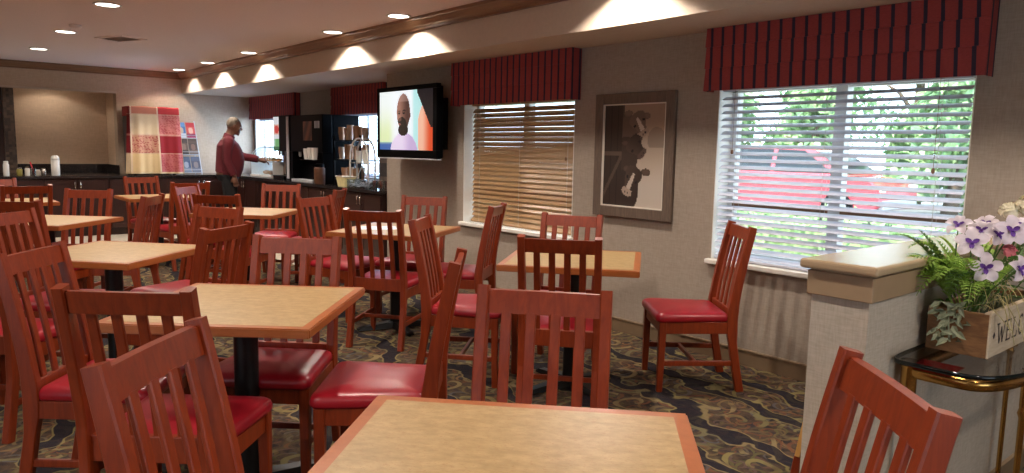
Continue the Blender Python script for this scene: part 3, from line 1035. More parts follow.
# ================================================================== HALF WALL, CONSOLE, PLANTER
PX0, PX1, PY0 = -1.055, -0.885, 2.07
pw = B()
box(pw, (PX0, PY0, 0), (PX1, WY, 0.945))
struct('wall_half', pw, M['pony'])
fa = B()
box(fa, (PX0 - 0.012, PY0 - 0.012, 0.945), (PX1 + 0.012, WY, 1.018), 0.003)
struct('trim_6', fa, M['half_trim'])
cp = B()
box(cp, (PX0 - 0.030, PY0 - 0.032, 1.024), (PX1 + 0.030, WY, 1.052), 0.009, 3)
box(cp, (PX0 - 0.005, PY0 - 0.005, 1.018), (PX1 + 0.005, WY, 1.025))
struct('trim_7', cp, M['half_cap'])
hb = B()
box(hb, (PX0 - 0.014, PY0 - 0.014, 0), (PX1 + 0.014, WY, 0.095), 0.003)
struct('baseboard_half', hb, M['base_brown'])

# child's high chair beyond the half wall
hc = thing('high_chair', 'light wooden high chair mostly hidden behind the half wall', 'high chair', (-1.226, 2.83, 0))
for sx in (-1, 1):
    b = B()
    o = [(-0.19, 0.17), (0.19, 0.17), (0.13, 0.74), (-0.13, 0.74)]
    lo = [b.verts.new((sx * (0.145 - (z - 0.17) * 0.12), y, z)) for y, z in o]
    hi = [b.verts.new((sx * (0.125 - (z - 0.17) * 0.12), y, z)) for y, z in o]
    b.faces.new(lo); b.faces.new(hi[::-1])
    for j in range(4):
        b.faces.new((lo[j], lo[(j + 1) % 4], hi[(j + 1) % 4], hi[j]))
    obj('side_panel', b, M['pale_wood'], hc)
    for sy in (-1, 1):
        b = B()
        sweep(b, [(sx * 0.152, sy * 0.185, 0), (sx * 0.134, sy * 0.165, 0.17)], (0.034, 0.034), Vector((1, 0, 0)), 0.003)
        obj('leg', b, M['cherry'], hc)
obj('seat', bx((-0.085, -0.15, 0.50), (0.085, 0.15, 0.52), 0.003), M['pale_wood'], hc)
obj('backrest', bx((-0.07, 0.12, 0.52), (0.07, 0.14, 0.76), 0.003), M['pale_wood'], hc)
obj('foot_rest', bx((-0.115, -0.17, 0.26), (0.115, -0.06, 0.28), 0.003), M['pale_wood'], hc)

# bow-ended console table of smoked glass on brass legs
con = thing('console_table', 'smoked glass console table with brass frame against the half wall', 'console table', (-0.715, 2.775, 0))
def track(a, bl, n=64, ex=3.6):
    out = []
    for j in range(n):
        t = 2 * PI * j / n
        c, s = math.cos(t), math.sin(t)
        e_ = 14.0 if c < 0 else 2.7
        out.append((a * abs(c) ** (2 / e_) * (1 if c >= 0 else -1), bl * abs(s) ** (2 / e_) * (1 if s >= 0 else -1)))
    return out
obj('glass_top', prism(B(), track(0.166, 0.555), 0.750, 0.762), M['smoked'], con)
b = B()
oo, ii = track(0.168, 0.557), track(0.1645, 0.5535)
vo0 = [b.verts.new((x, y, 0.7495)) for x, y in oo]; vo1 = [b.verts.new((x, y, 0.7625)) for x, y in oo]
vi0 = [b.verts.new((x, y, 0.7495)) for x, y in ii]; vi1 = [b.verts.new((x, y, 0.7625)) for x, y in ii]
for j in range(64):
    q = (j + 1) % 64
    b.faces.new((vo0[j], vo0[q], vo1[q], vo1[j])); b.faces.new((vo1[j], vo1[q], vi1[q], vi1[j]))
    b.faces.new((vi1[j], vi1[q], vi0[q], vi0[j])); b.faces.new((vi0[j], vi0[q], vo0[q], vo0[j]))
obj('glass_edge', b, M['glass_edge'], con, True)
b = B()
oo, ii = track(0.136, 0.51), track(0.124, 0.498)
v0 = [b.verts.new((x, y, 0.703)) for x, y in oo]; v1 = [b.verts.new((x, y, 0.738)) for x, y in oo]
w0 = [b.verts.new((x, y, 0.703)) for x, y in ii]; w1 = [b.verts.new((x, y, 0.738)) for x, y in ii]
for j in range(64):
    q = (j + 1) % 64
    b.faces.new((v0[j], v0[q], v1[q], v1[j])); b.faces.new((v1[j], v1[q], w1[q], w1[j]))
    b.faces.new((w1[j], w1[q], w0[q], w0[j])); b.faces.new((w0[j], w0[q], v0[q], v0[j]))
obj('apron_rail', b, M['brass'], con, True)
for lx, ly in ((-0.132, -0.485), (0.118, -0.30), (0.118, 0.30), (-0.132, 0.485)):
    b = B()
    fat = 0.023 if lx < 0 else 0.011
    lathe(b, [(0.014, 0.0), (0.016, 0.012), (0.009, 0.02), (0.009, 0.60), (0.014, 0.615), (0.010, 0.63), (fat, 0.64), (fat, 0.728), (fat * 1.2, 0.735), (fat * 0.8, 0.742), (fat * 1.1, 0.7495)], 16, (lx, ly, 0))
    auto_smooth(obj('leg', b, M['brass'], con, True))
b = B()
tube(b, [(-0.132, -0.485, 0.12), (-0.132, 0.485, 0.12)], 0.006, 8)
tube(b, [(0.118, -0.30, 0.12), (0.118, 0.30, 0.12)], 0.006, 8)
tube(b, [(-0.132, 0.0, 0.12), (0.118, 0.0, 0.12)], 0.006, 8)
obj('stretcher', b, M['brass'], con, True)
card = tag(obj('red_card', bx((-0.84, 2.255, 0.7395), (-0.725, 2.37, 0.7415)), M['red_card']), 'red card lying under the glass of the console table', 'card')

# wooden planter box with flowers
TZ = 0.7627
pl = thing('flower_planter', 'rustic wooden flower box lettered along its pale front on the glass console', 'planter', (-0.775, 2.72, TZ))
bw, bl_, bh = 0.082, 0.285, 0.135
obj('end_board', bx((-bw, -bl_, 0), (bw, -bl_ + 0.014, bh), 0.002), M['planter_brown'], pl)
obj('end_board', bx((-bw, bl_ - 0.014, 0), (bw, bl_, bh), 0.002), M['planter_brown'], pl)
b = B(); box(b, (bw - 0.014, -bl_ + 0.001, 0), (bw + 0.004, bl_ - 0.001, bh + 0.004), 0.002)
obj('front_board', b, M['planter_pale'], pl)
obj('back_board', bx((-bw - 0.004, -bl_ + 0.001, 0), (-bw + 0.012, bl_ - 0.001, bh), 0.002), M['planter_brown'], pl)
obj('bottom_board', bx((-bw + 0.012, -bl_ + 0.014, 0), (bw - 0.014, bl_ - 0.014, 0.015)), M['planter_brown'], pl)
obj('moss_fill', bx((-bw + 0.012, -bl_ + 0.014, 0.015), (bw - 0.014, bl_ - 0.014, bh - 0.02)), M['moss'], pl)
def stroke_letter(ch, o, hgt, wdt):
    """slab-serif capitals drawn as bars; returns list of quads in (u, v)"""
    s = hgt * 0.15
    def bar(u0, v0, u1, v1, w=s):
        d = Vector((u1 - u0, v1 - v0)); nn = Vector((-d.y, d.x)).normalized() * w / 2
        return [(u0 + nn.x, v0 + nn.y), (u1 + nn.x, v1 + nn.y), (u1 - nn.x, v1 - nn.y), (u0 - nn.x, v0 - nn.y)]
    def ser(u, v, w=None):
        w = w or wdt * 0.36
        return bar(u - w / 2, v, u + w / 2, v, s * 0.55)
    q = []
    if ch == 'W':
        q = [bar(0.08 * wdt, hgt, 0.30 * wdt, 0), bar(0.30 * wdt, 0, 0.5 * wdt, hgt * 0.8, s * .7), bar(0.5 * wdt, hgt * 0.8, 0.70 * wdt, 0), bar(0.70 * wdt, 0, 0.92 * wdt, hgt, s * .7), ser(0.08 * wdt, hgt), ser(0.92 * wdt, hgt)]
    elif ch == 'E':
        q = [bar(0.22 * wdt, 0, 0.22 * wdt, hgt), bar(0.05 * wdt, hgt, 0.85 * wdt, hgt, s * .6), bar(0.22 * wdt, hgt / 2, 0.65 * wdt, hgt / 2, s * .6), bar(0.05 * wdt, 0, 0.88 * wdt, 0, s * .6), bar(0.85 * wdt, hgt, 0.85 * wdt, hgt * .78, s * .6), bar(0.88 * wdt, 0, 0.88 * wdt, hgt * .24, s * .6)]
    elif ch == 'L':
        q = [bar(0.25 * wdt, 0, 0.25 * wdt, hgt), ser(0.25 * wdt, hgt), bar(0.06 * wdt, 0, 0.88 * wdt, 0, s * .6), bar(0.88 * wdt, 0, 0.88 * wdt, hgt * .28, s * .6)]
    elif ch == 'M':
        q = [bar(0.14 * wdt, 0, 0.14 * wdt, hgt, s * .7), bar(0.14 * wdt, hgt, 0.5 * wdt, 0), bar(0.5 * wdt, 0, 0.86 * wdt, hgt, s * .7), bar(0.86 * wdt, 0, 0.86 * wdt, hgt), ser(0.14 * wdt, 0), ser(0.86 * wdt, 0)]
    elif ch in 'CO':
        a0, a1 = (50, 310) if ch == 'C' else (0, 360)
        pts = [(wdt / 2 + wdt * 0.38 * math.cos(math.radians(a)), hgt / 2 + hgt * 0.5 * math.sin(math.radians(a))) for a in range(a0, a1 + 1, 20)]
        q = [bar(*p0, *p1) for p0, p1 in zip(pts, pts[1:])]
    return q
b = B()
yy = -0.215
for i_, ch in enumerate('WELCOME'):
    wd = 0.070 if ch in 'WM' else 0.052
    for qd in stroke_letter(ch, 0, 0.062, wd):
        vs_ = [b.verts.new((bw + 0.0046 + 0.0002 * (len(b.verts) % 5), yy + u, 0.036 + v)) for u, v in qd]
        b.faces.new(vs_)
    yy += wd + 0.008
# little diamond ornament before the word
vs_ = [b.verts.new((bw + 0.0048, -0.245 + u, 0.067 + v)) for u, v in ((-0.012, 0), (0, -0.012), (0.012, 0), (0, 0.012))]
b.faces.new(vs_)
obj('lettering', b, M['letter_ink'], pl)
org = Vector((-0.775, 2.72, TZ))
def leaf(bm, p, d, nrm, ln, wd, curl=0.2, mi=0):
    """small pointed leaf folded along its midrib"""
    d = d.normalized(); s = d.cross(nrm).normalized(); nn = s.cross(d).normalized()
    prof = [(0, 0), (0.3, 0.5), (0.6, 0.42), (1.0, 0.0)]
    mid = [p + d * ln * a - nn * curl * ln * a * a for a, w in prof]
    vm = [bm.verts.new(m) for m in mid]
    for sg in (1, -1):
        e = [bm.verts.new(mid[i] + s * sg * wd * prof[i][1] + nn * wd * 0.25) for i in (1, 2)]
        for f in ((vm[0], vm[1], e[0]), (vm[1], vm[2], e[1], e[0]), (vm[2], vm[3], e[1])):
            fc = bm.faces.new(f); fc.material_index = mi
def fern(root, tip, sag, n=15, wid=0.05):
    b = B()
    root, tip = Vector(root), Vector(tip)
    pts = []
    for i in range(n + 1):
        t = i / n
        p = root.lerp(tip, t)
        p.z += sag * 4 * t * (1 - t)
        pts.append(p)
    tube(b, pts, [0.0018 * (1 - 0.6 * i / n) for i in range(n + 1)], 5)
    for i in range(2, n):
        t = i / n
        d = (pts[i + 1] - pts[i - 1]).normalized()
        s = d.cross(Vector((0, 0, 1))).normalized()
        w = wid * (1.15 - t) * min(1, t * 4)
        for sg in (1, -1):
            base = (s * sg + d * 0.6 + Vector((0, 0, 0.25))).normalized()
            leaf(b, pts[i], base, Vector((0, 0, 1)) + d * 0.2, w, w * 0.34)
            # secondary leaflets give the lacy look
            for q in (0.45, 0.75):
                leaf(b, pts[i] + base * w * q, (base + d * 0.9).normalized(), Vector((0, 0, 1)), w * 0.4, w * 0.16)
    return b
def L_(p):
    return Vector(p) - org
ferns = [((-0.80, 2.50, 0.90), (-0.955, 2.36, 1.115), 0.06), ((-0.80, 2.50, 0.90), (-0.925, 2.34, 1.03), 0.07), ((-0.80, 2.47, 0.89), (-0.90, 2.34, 0.965), 0.07),
         ((-0.79, 2.50, 0.90), (-0.86, 2.34, 1.00), 0.09), ((-0.78, 2.52, 0.90), (-0.77, 2.32, 0.965), 0.08), ((-0.78, 2.55, 0.90), (-0.86, 2.46, 1.10), 0.02),
         ((-0.76, 2.50, 0.90), (-0.72, 2.33, 0.935), 0.07), ((-0.80, 2.62, 0.90), (-0.90, 2.58, 1.10), 0.04), ((-0.77, 2.75, 0.90), (-0.66, 2.70, 1.14), 0.03), ((-0.79, 2.85, 0.9), (-0.92, 2.88, 1.12), 0.04),
         ((-0.80, 2.50, 0.9), (-0.93, 2.42, 1.07), 0.08), ((-0.76, 2.60, 0.9), (-0.62, 2.60, 0.99), 0.08)]
ferns += [((-0.80, 2.47, 0.90), (-0.935, 2.40, 1.00), 0.07), ((-0.80, 2.46, 0.90), (-0.86, 2.33, 0.94), 0.08), ((-0.78, 2.46, 0.90), (-0.80, 2.31, 1.00), 0.07), ((-0.77, 2.48, 0.90), (-0.76, 2.36, 1.06), 0.05), ((-0.80, 2.50, 0.90), (-0.90, 2.42, 1.13), 0.03), ((-0.80, 2.47, 0.90), (-0.905, 2.33, 1.045), 0.05)]
for i_, (a_, t_, s_) in enumerate(ferns):
    fo = obj('fern_frond', fern(L_(a_), L_(t_), s_, 16, 0.066), M['fern'] if i_ % 4 else M['fern_dark'], pl)
def flower(p, face, r, wilt=0.0):
    """orchid-like bloom: five broad pale petals round a purple throat"""
    face = Vector(face).normalized()
    s = face.cross(Vector((0, 0, 1))).normalized(); u = s.cross(face).normalized()
    b = B()
    for i in range(5):
        a = 2 * PI * i / 5 + PI / 2 + rnd.uniform(-0.15, 0.15)
        d = s * math.cos(a) + u * math.sin(a)
        e = face.cross(d).normalized()
        rows = []
        for t, w, h in ((0.06, 0.10, 0.02), (0.30, 0.27, 0.16), (0.60, 0.37, 0.28), (0.85, 0.27, 0.24), (1.0, 0.12, 0.10)):
            rows.append([b.verts.new(p + d * r * t + e * r * w * q + face * r * (h + 0.10 * q * q - wilt * t * t + rnd.uniform(-0.05, 0.05))) for q in (-1, -0.5, 0, 0.5, 1)])
        for r0, r1 in zip(rows, rows[1:]):
            for j in range(4):
                b.faces.new((r0[j], r0[j + 1], r1[j + 1], r1[j]))
    fl = obj('flower', b, M['petal'], pl, True)
    b = B()
    for i in range(3):
        a = 2 * PI * i / 3 - PI / 2
        d = s * math.cos(a) + u * math.sin(a)
        e = face.cross(d).normalized()
        rows = []
        for t, w in ((0.0, 0.05), (0.18, 0.15), (0.34, 0.12), (0.44, 0.02)):
            rows.append([b.verts.new(p + d * r * t + e * r * w * q + face * r * (0.16 + 0.22 * t + 0.08 * q * q)) for q in (-1, 0, 1)])
        for r0, r1 in zip(rows, rows[1:]):
            for j in range(2):
                b.faces.new((r0[j], r0[j + 1], r1[j + 1], r1[j]))
    ellipsoid(b, p + face * r * 0.2, (r * 0.12,) * 3, 8, 6)
    obj('throat', b, M['throat'], fl, True)
    b = B()
    q = Vector((rnd.uniform(-0.04, 0.04), max(-0.25, min(0.25, p.y * 0.9)), 0.10))
    mid = p.lerp(q, 0.5) + Vector((0, 0, 0.02))
    tube(b, [p + face * 0.004, mid, q], 0.0022, 5)
    obj('stem', b, M['fern_dark'], fl)
for p, r, f in (((-0.802, 2.45, 1.150), 0.040, (0.0, -0.7, 0.8)), ((-0.752, 2.42, 1.105), 0.047, (0.25, -0.85, 0.35)), ((-0.722, 2.45, 1.035), 0.046, (0.5, -0.85, 0.05)),
                ((-0.705, 2.47, 1.130), 0.042, (0.7, -0.5, 0.6)), ((-0.665, 2.45, 1.150), 0.046, (0.55, -0.75, 0.25)), ((-0.640, 2.45, 1.040), 0.042, (0.9, -0.3, 0.25)),
                ((-0.770, 2.55, 1.130), 0.042, (0.1, -0.6, 0.8)), ((-0.66, 2.60, 1.125), 0.045, (0.9, -0.4, 0.3)), ((-0.80, 2.68, 1.14), 0.045, (-0.2, -0.5, 0.8)), ((-0.66, 2.76, 1.08), 0.046, (0.9, -0.2, 0.3)), ((-0.74, 2.85, 1.13), 0.046, (0.4, -0.3, 0.8)), ((-0.67, 2.90, 1.02), 0.044, (0.9, 0.1, 0.3))):
    flower(L_(p), f, r)
# cream cluster bloom at the top
def cluster(p, r, m, nm, cnt=26):
    b = B()
    for i in range(cnt):
        d = Vector((rnd.gauss(0, 1), rnd.gauss(0, 1), abs(rnd.gauss(0, 1)) + 0.1)).normalized()
        c = p + d * r
        s = d.cross(Vector((0.3, 0.5, 0.8))).normalized(); u = d.cross(s)
        for k_ in range(4):
            a = k_ * PI / 2 + rnd.uniform(-0.2, 0.2)
            e = s * math.cos(a) + u * math.sin(a)
            g = d.cross(e)
            vs_ = [b.verts.new(c + e * x + g * y + d * z) for x, y, z in ((0, 0, 0), (0.009, -0.008, 0.003), (0.017, 0, 0.002), (0.009, 0.008, 0.003))]
            b.faces.new(vs_)
    ellipsoid(b, p, (r * 0.8,) * 3, 10, 8)
    o = obj(nm, b, m, pl)
    b = B(); tube(b, [p, p.lerp(Vector((0, p.y * 0.8, 0.1)), 0.5), Vector((0, p.y * 0.8, 0.1))], 0.003, 5)
    obj('stem', b, M['fern_dark'], o)
cluster(L_((-0.635, 2.52, 1.215)), 0.042, M['cream_petal'], 'cluster_bloom')
cluster(L_((-0.685, 2.50, 1.200)), 0.026, M['cream_petal'], 'cluster_bloom', 16)
cluster(L_((-0.672, 2.47, 1.085)), 0.016, M['pink_petal'], 'cluster_bloom', 12)
# grey-green velvet leaves hanging over the end, and dry grass blades
b = B()
for i in range(46):
    a = rnd.uniform(0, 2 * PI)
    p = L_((-0.80 + rnd.uniform(-0.03, 0.045), 2.425 + rnd.uniform(-0.03, 0.03), 0.93 - rnd.random() ** 1.3 * 0.13))
    d = Vector((math.cos(a) * 0.6, -0.5 + math.sin(a) * 0.4, rnd.uniform(-0.9, 0.3)))
    leaf(b, p, d, Vector((0, -1, 0.4)), rnd.uniform(0.028, 0.045), rnd.uniform(0.012, 0.02))
tube(b, [L_((-0.80, 2.46, 0.90)), L_((-0.80, 2.415, 0.92)), L_((-0.79, 2.405, 0.85)), L_((-0.785, 2.41, 0.80))], 0.003, 5)
obj('trailing_leaves', b, M['grey_leaf'], pl)
b = B()
for i in range(26):
    p = L_((-0.76 + rnd.uniform(-0.05, 0.05), 2.50 + rnd.uniform(-0.05, 0.25), 0.90))
    e = p + Vector((rnd.uniform(0.0, 0.16), rnd.uniform(-0.16, 0.06), rnd.uniform(-0.10, 0.10)))
    m = p.lerp(e, 0.5) + Vector((0, 0, rnd.uniform(0.04, 0.09)))
    sweep(b, spline([tuple(p), tuple(m), tuple(e)], 4), (0.004, 0.0008), Vector((0, 1, 0.2)))
obj('dry_grass', b, M['dry_grass'], pl)
b = B()
for i in range(110):
    p = L_((-0.775 + rnd.uniform(-0.07, 0.07), 2.72 + rnd.uniform(-0.28, 0.26), 0.89 + rnd.random() * 0.17))
    a = rnd.uniform(0, 2 * PI)
    leaf(b, p, Vector((math.cos(a), math.sin(a), rnd.uniform(-0.2, 0.7))), Vector((0, 0, 1)), rnd.uniform(0.03, 0.055), rnd.uniform(0.010, 0.018))
obj('green_leaves', b, M['fern_dark'], pl)

# ================================================================== TELEVISION AND PICTURE
tv = thing('television', 'flat screen television on the pier showing a bearded man', 'television', (-6.18, 3.80, 1.24))
hw_, hh_ = 0.550, 0.712
b = B()
sx0, sx1, sz0, sz1 = -0.50, 0.485, 0.090, 0.668
for lo, hi in (((-hw_, 0, 0.012), (hw_, 0.05, sz0)), ((-hw_, 0, sz1), (hw_, 0.05, hh_)), ((-hw_, 0, sz0), (sx0, 0.05, sz1)), ((sx1, 0, sz0), (hw_, 0.05, sz1))):
    box(b, lo, hi, 0.003)
obj('bezel', b, M['black_plastic'], tv)
b = B()
box(b, (-hw_ + 0.01, 0.05, 0.02), (hw_ - 0.01, 0.085, hh_ - 0.02), 0.01)
box(b, (-0.38, 0.085, 0.10), (0.38, 0.13, hh_ - 0.15), 0.015)
obj('housing', b, M['black_plastic'], tv)
obj('speaker_strip', bx((-hw_, -0.002, 0), (hw_, 0.06, 0.012), 0.003), M['silver'], tv)
b = B()
box(b, (-0.20, 0.13, 0.14), (0.20, 0.16, 0.56), 0.004)
box(b, (0.10, 0.16, 0.28), (0.16, 0.262, 0.42), 0.004)
box(b, (-0.14, 0.16, 0.28), (-0.08, 0.262, 0.42), 0.004)
box(b, (-0.05, 0.262, 0.10), (0.32, 0.2915, 0.60), 0.004)
obj('wall_bracket', b, M['black_metal'], tv)
def lerp3(a, b_, t):
    t = max(0, min(1, t))
    return tuple(x + (y - x) * t for x, y in zip(a, b_))
def sm(a, b_, x):
    t = max(0, min(1, (x - a) / (b_ - a)))
    return t * t * (3 - 2 * t)
def ell(u, v, cu, cv, ru, rv):
    return ((u - cu) / ru) ** 2 + ((v - cv) / rv) ** 2
def tv_col(u, v):
    c = lerp3((232, 238, 236), (212, 226, 176), sm(0.15, 0.8, v))
    c = lerp3(c, (236, 240, 246), sm(0.16, 0.34, u))
    if v > 0.86 and u < 0.28:
        c = lerp3(c, (60, 96, 160), sm(0.84, 0.92, v))
    if u > 0.60:
        c = lerp3(c, (178, 222, 222), sm(0.6, 0.68, u))
    if v > 0.68 and ell(u, v, 0.47, 1.06, 0.26, 0.36) < 1:      # lilac shirt
        c = lerp3((222, 204, 228), (190, 166, 204), sm(0.42, 0.62, u))
    e = ell(u, v, 0.465, 0.36, 0.125, 0.31)
    if e < 1:
        c = lerp3((150, 106, 92), (70, 44, 40), sm(0.38, 0.56, u))
        if v < 0.18: c = lerp3(c, (176, 142, 134), 0.5)
        if ell(u, v, 0.435, 0.60, 0.10, 0.16) < 1: c = (26, 20, 22)
        if ell(u, v, 0.385, 0.565, 0.030, 0.022) < 1: c = (140, 88, 84)
        if ell(u, v, 0.385, 0.375, 0.022, 0.013) < 1 or ell(u, v, 0.475, 0.375, 0.03, 0.014) < 1: c = (22, 16, 16)
        if ell(u, v, 0.385, 0.335, 0.034, 0.009) < 1 or ell(u, v, 0.48, 0.335, 0.045, 0.010) < 1: c = (40, 26, 24)
        if ell(u, v, 0.395, 0.465, 0.035, 0.045) < 1: c = lerp3(c, (168, 118, 102), 0.5)
    if ell(u, v, 0.46, 0.66, 0.095, 0.10) < 1: c = (24, 19, 21)
    if ell(u, v, 0.585, 0.42, 0.016, 0.055) < 1: c = (80, 50, 44)
    # raised hand close to the lens and dark sleeve
    if u > 0.74:
        h = ell(u, v, 0.92, 0.72, 0.20, 0.55)
        if h < 1: c = lerp3((232, 176, 150), (206, 72, 38), sm(0.80, 0.97, u))
    if u > 0.70 and v < 0.62 and (u - 0.70) * 1.15 + 0.12 > v * 0.55 and v < 0.62:
        if u > 0.72 + 0.42 * max(0, v - 0.05): c = (22, 20, 26)
    return c
scr = painted('screen', lambda u, v: (sx0 + (sx1 - sx0) * u, 0.006, sz1 + (sz0 - sz1) * v), 110, 66, tv_col, M['screen'], tv)

pic = thing('cow_picture', 'grey-brown framed picture of three cows peeking round a barn wall', 'picture', (-3.495, WY - 0.002, 1.325))
pw_, ph_, ft = 0.372, 0.455, 0.078
b = B()
for lo, hi in (((-pw_, -0.032, -ph_), (-pw_ + ft, 0, ph_)), ((pw_ - ft, -0.032, -ph_), (pw_, 0, ph_)), ((-pw_ + ft, -0.032, -ph_), (pw_ - ft, 0, -ph_ + ft)), ((-pw_ + ft, -0.032, ph_ - ft), (pw_ - ft, 0, ph_))):
    box(b, lo, hi, 0.006)
obj('frame', b, M['rustic'], pic)
b = B()
q = ft
for lo, hi in (((-pw_ + q, -0.026, -ph_ + q), (-pw_ + q + 0.008, 0, ph_ - q)), ((pw_ - q - 0.008, -0.026, -ph_ + q), (pw_ - q, 0, ph_ - q)), ((-pw_ + q, -0.026, -ph_ + q), (pw_ - q, 0, -ph_ + q + 0.008)), ((-pw_ + q, -0.026, ph_ - q - 0.008), (pw_ - q, 0, ph_ - q))):
    box(b, lo, hi)
obj('inner_lip', b, M['linen'], pic)
def cow_col(u, v):
    c = lerp3((150, 126, 106), (176, 158, 140), sm(0.1, 0.45, v))
    c = lerp3(c, (190, 178, 164), sm(0.45, 0.8, v))
    if v < 0.42 and ell(u, v, 0.86, 0.34, 0.14, 0.12) < 1: c = lerp3(c, (128, 112, 98), 0.7)
    if u < 0.34:
        c = (52, 40, 33) if (u * 9) % 1 > 0.12 else (34, 25, 20)
        if 0.455 < v < 0.50: c = (92, 78, 66)
        d = abs((v - 0.50) - (0.30 - u) * 1.35)
        if v > 0.5 and d < 0.035 and u < 0.31: c = (84, 71, 60)
        if u > 0.30: c = (74, 62, 53)
    W_, H_ = 0.57, 0.74
    X, Y = u * W_, v * H_
    def blob(bu, bv, ru, rv):
        return ell(u, v, bu, bv, ru, rv)
    def cow(c0, c1, dark, muzzle, blaze, ear_a, ear_b):
        nonlocal c
        ax, ay = c0[0] * W_, c0[1] * H_
        bx_, by_ = c1[0] * W_, c1[1] * H_
        L = math.hypot(bx_ - ax, by_ - ay)
        dx, dy = (bx_ - ax) / L, (by_ - ay) / L
        t = ((X - ax) * dx + (Y - ay) * dy) / L
        w = (X - ax) * -dy + (Y - ay) * dx
        for e in (ear_a, ear_b):
            if e:
                q = blob(*e)
                if q < 1: c = lerp3(lerp3(dark, (128, 106, 90), 0.45), dark, sm(0.3, 1.0, q))
        if -0.22 < t < 1.12:
            hw = 0.076 - 0.034 * sm(0.15, 0.75, t) + 0.008 * sm(0.75, 1.0, t)
            if t < 0.05: hw *= math.sqrt(max(0.0, 1 - ((0.05 - t) / 0.27) ** 2))
            if t > 0.95: hw *= math.sqrt(max(0.0, 1 - ((t - 0.95) / 0.17) ** 2))
            if abs(w) < hw:
                k_ = w / hw
                c = lerp3(dark, (112, 92, 78), 0.18 + 0.18 * k_)
                if blaze and abs(w) < 0.010 + 0.014 * t and 0.08 < t < 0.85: c = (188, 174, 160)
                if t > 0.80: c = muzzle
                for sg in (-1, 1):
                    if ((t - 0.98) / 0.05) ** 2 + ((w - sg * 0.013) / 0.006) ** 2 < 1: c = (32, 25, 23)
                    if ((t - 0.36) / 0.07) ** 2 + ((w - sg * 0.046) / 0.010) ** 2 < 1: c = (16, 12, 12)
    if u > 0.30 and blob(0.40, 0.24, 0.17, 0.14) < 1: c = (94, 78, 66)
    if u > 0.30 and blob(0.38, 0.50, 0.20, 0.19) < 1: c = (62, 49, 42)
    if u > 0.30 and blob(0.40, 0.84, 0.20, 0.22) < 1: c = (52, 41, 36)
    cow((0.53, 0.12), (0.665, 0.285), (104, 86, 73), (150, 130, 115), True, (0.40, 0.085, 0.075, 0.028), (0.68, 0.115, 0.075, 0.030))
    cow((0.47, 0.36), (0.65, 0.485), (50, 39, 34), (84, 68, 60), False, (0.36, 0.375, 0.07, 0.026), (0.585, 0.33, 0.06, 0.024))
    cow((0.535, 0.655), (0.40, 0.865), (54, 42, 36), (168, 148, 132), True, (0.40, 0.625, 0.07, 0.034), (0.71, 0.655, 0.075, 0.036))
    return c
painted('print', lambda u, v: (-pw_ + ft + 0.006 + (2 * pw_ - 2 * ft - 0.012) * u, -0.010, ph_ - ft - 0.006 - (2 * ph_ - 2 * ft - 0.012) * v), 72, 96, cow_col, M['print'], pic)

# ================================================================== COUNTERS
wt = B()
prism(wt, [(-13.2, -2.6), (-11.76, -2.6), (-11.76, 4.0), (-7.032, 4.0), (-7.032, AY), (BX + 0.0, AY), (BX + 0.0, 2.55), (-13.2, 2.55)], 0.835, 0.870)
tag(obj('granite_worktop', wt, M['granite']), 'long dark granite worktop running along the far wall and buffet', 'worktop')
bs = B()
box(bs, (-13.2, -2.6, 0.870), (-13.18, 2.55, 1.00), 0.002)
box(bs, (-13.18, 2.53, 0.870), (BX + 0.02, 2.55, 1.00), 0.002)
tag(obj('backsplash', bs, M['granite']), 'low dark stone backsplash in the alcove behind the white canister', 'backsplash')
struct('trim_4', bx((-13.2, 1.17, 0.870), (-13.06, 1.31, 2.30), 0.003), M['mosaic'])
struct('trim_5', bx((-13.2, 0.2, 0.870), (-13.10, 1.17, 2.30), 0.003), M['dark_cabinet'])
def cabinet(label, y0, y1, group, rot=None):
    """base unit seen from its front; local x along the run, front toward local -y"""
    w = y1 - y0
    t = thing('base_cabinet', label, 'cabinet', (0, 0, 0), 0, group)
    b = B()
    box(b, (0.002, 0, 0.09), (w - 0.002, 0.55, 0.835))
    box(b, (0.002, 0.05, 0.0), (w - 0.002, 0.55, 0.09))
    obj('carcass', b, M['dark_cabinet'], t)
    for i in range(2):
        x0 = 0.012 + i * w / 2; x1 = (i + 1) * w / 2 - 0.012
        d = B()
        box(d, (x0, -0.018, 0.11), (x1, 0.0, 0.812), 0.003)
        dz = obj('door', d, M['dark_cabinet'], t)
        p = B()
        for lo, hi in (((x0, -0.024, 0.11), (x0 + 0.055, -0.018, 0.812)), ((x1 - 0.055, -0.024, 0.11), (x1, -0.018, 0.812)), ((x0 + 0.055, -0.024, 0.11), (x1 - 0.055, -0.018, 0.17)), ((x0 + 0.055, -0.024, 0.752), (x1 - 0.055, -0.018, 0.812))):
            box(p, lo, hi, 0.001)
        obj('door_frame', p, M['dark_cabinet'], dz)
        hx = w / 2 + (-0.036 if i == 0 else 0.036)
        h = B()
        tube(h, [(hx, -0.024, 0.69), (hx, -0.050, 0.70), (hx, -0.050, 0.78), (hx, -0.024, 0.79)], 0.007, 8)
        obj('handle', h, M['chrome'], dz, True)
    return t
for (a, b_, lb) in ((-0.25, 0.55, 'dark base cabinet at the left frame edge, far wall run'), (0.55, 1.47, 'dark base cabinet below the jars and dark tiled pilaster'),
                    (1.47, 2.27, 'dark base cabinet below the white canister, bright pair of handles'), (2.27, 3.10, 'dark base cabinet below the plaid-covered machine'), (3.10, 3.98, 'dark base cabinet below the brochure rack')):
    c = cabinet(lb, a, b_, 'far wall base cabinets')
    c.location = (-11.80, a, 0); c.rotation_euler = (0, 0, PI / 2)
xs = [-11.70, -10.77, -9.84, -8.91, -7.98, -7.05]
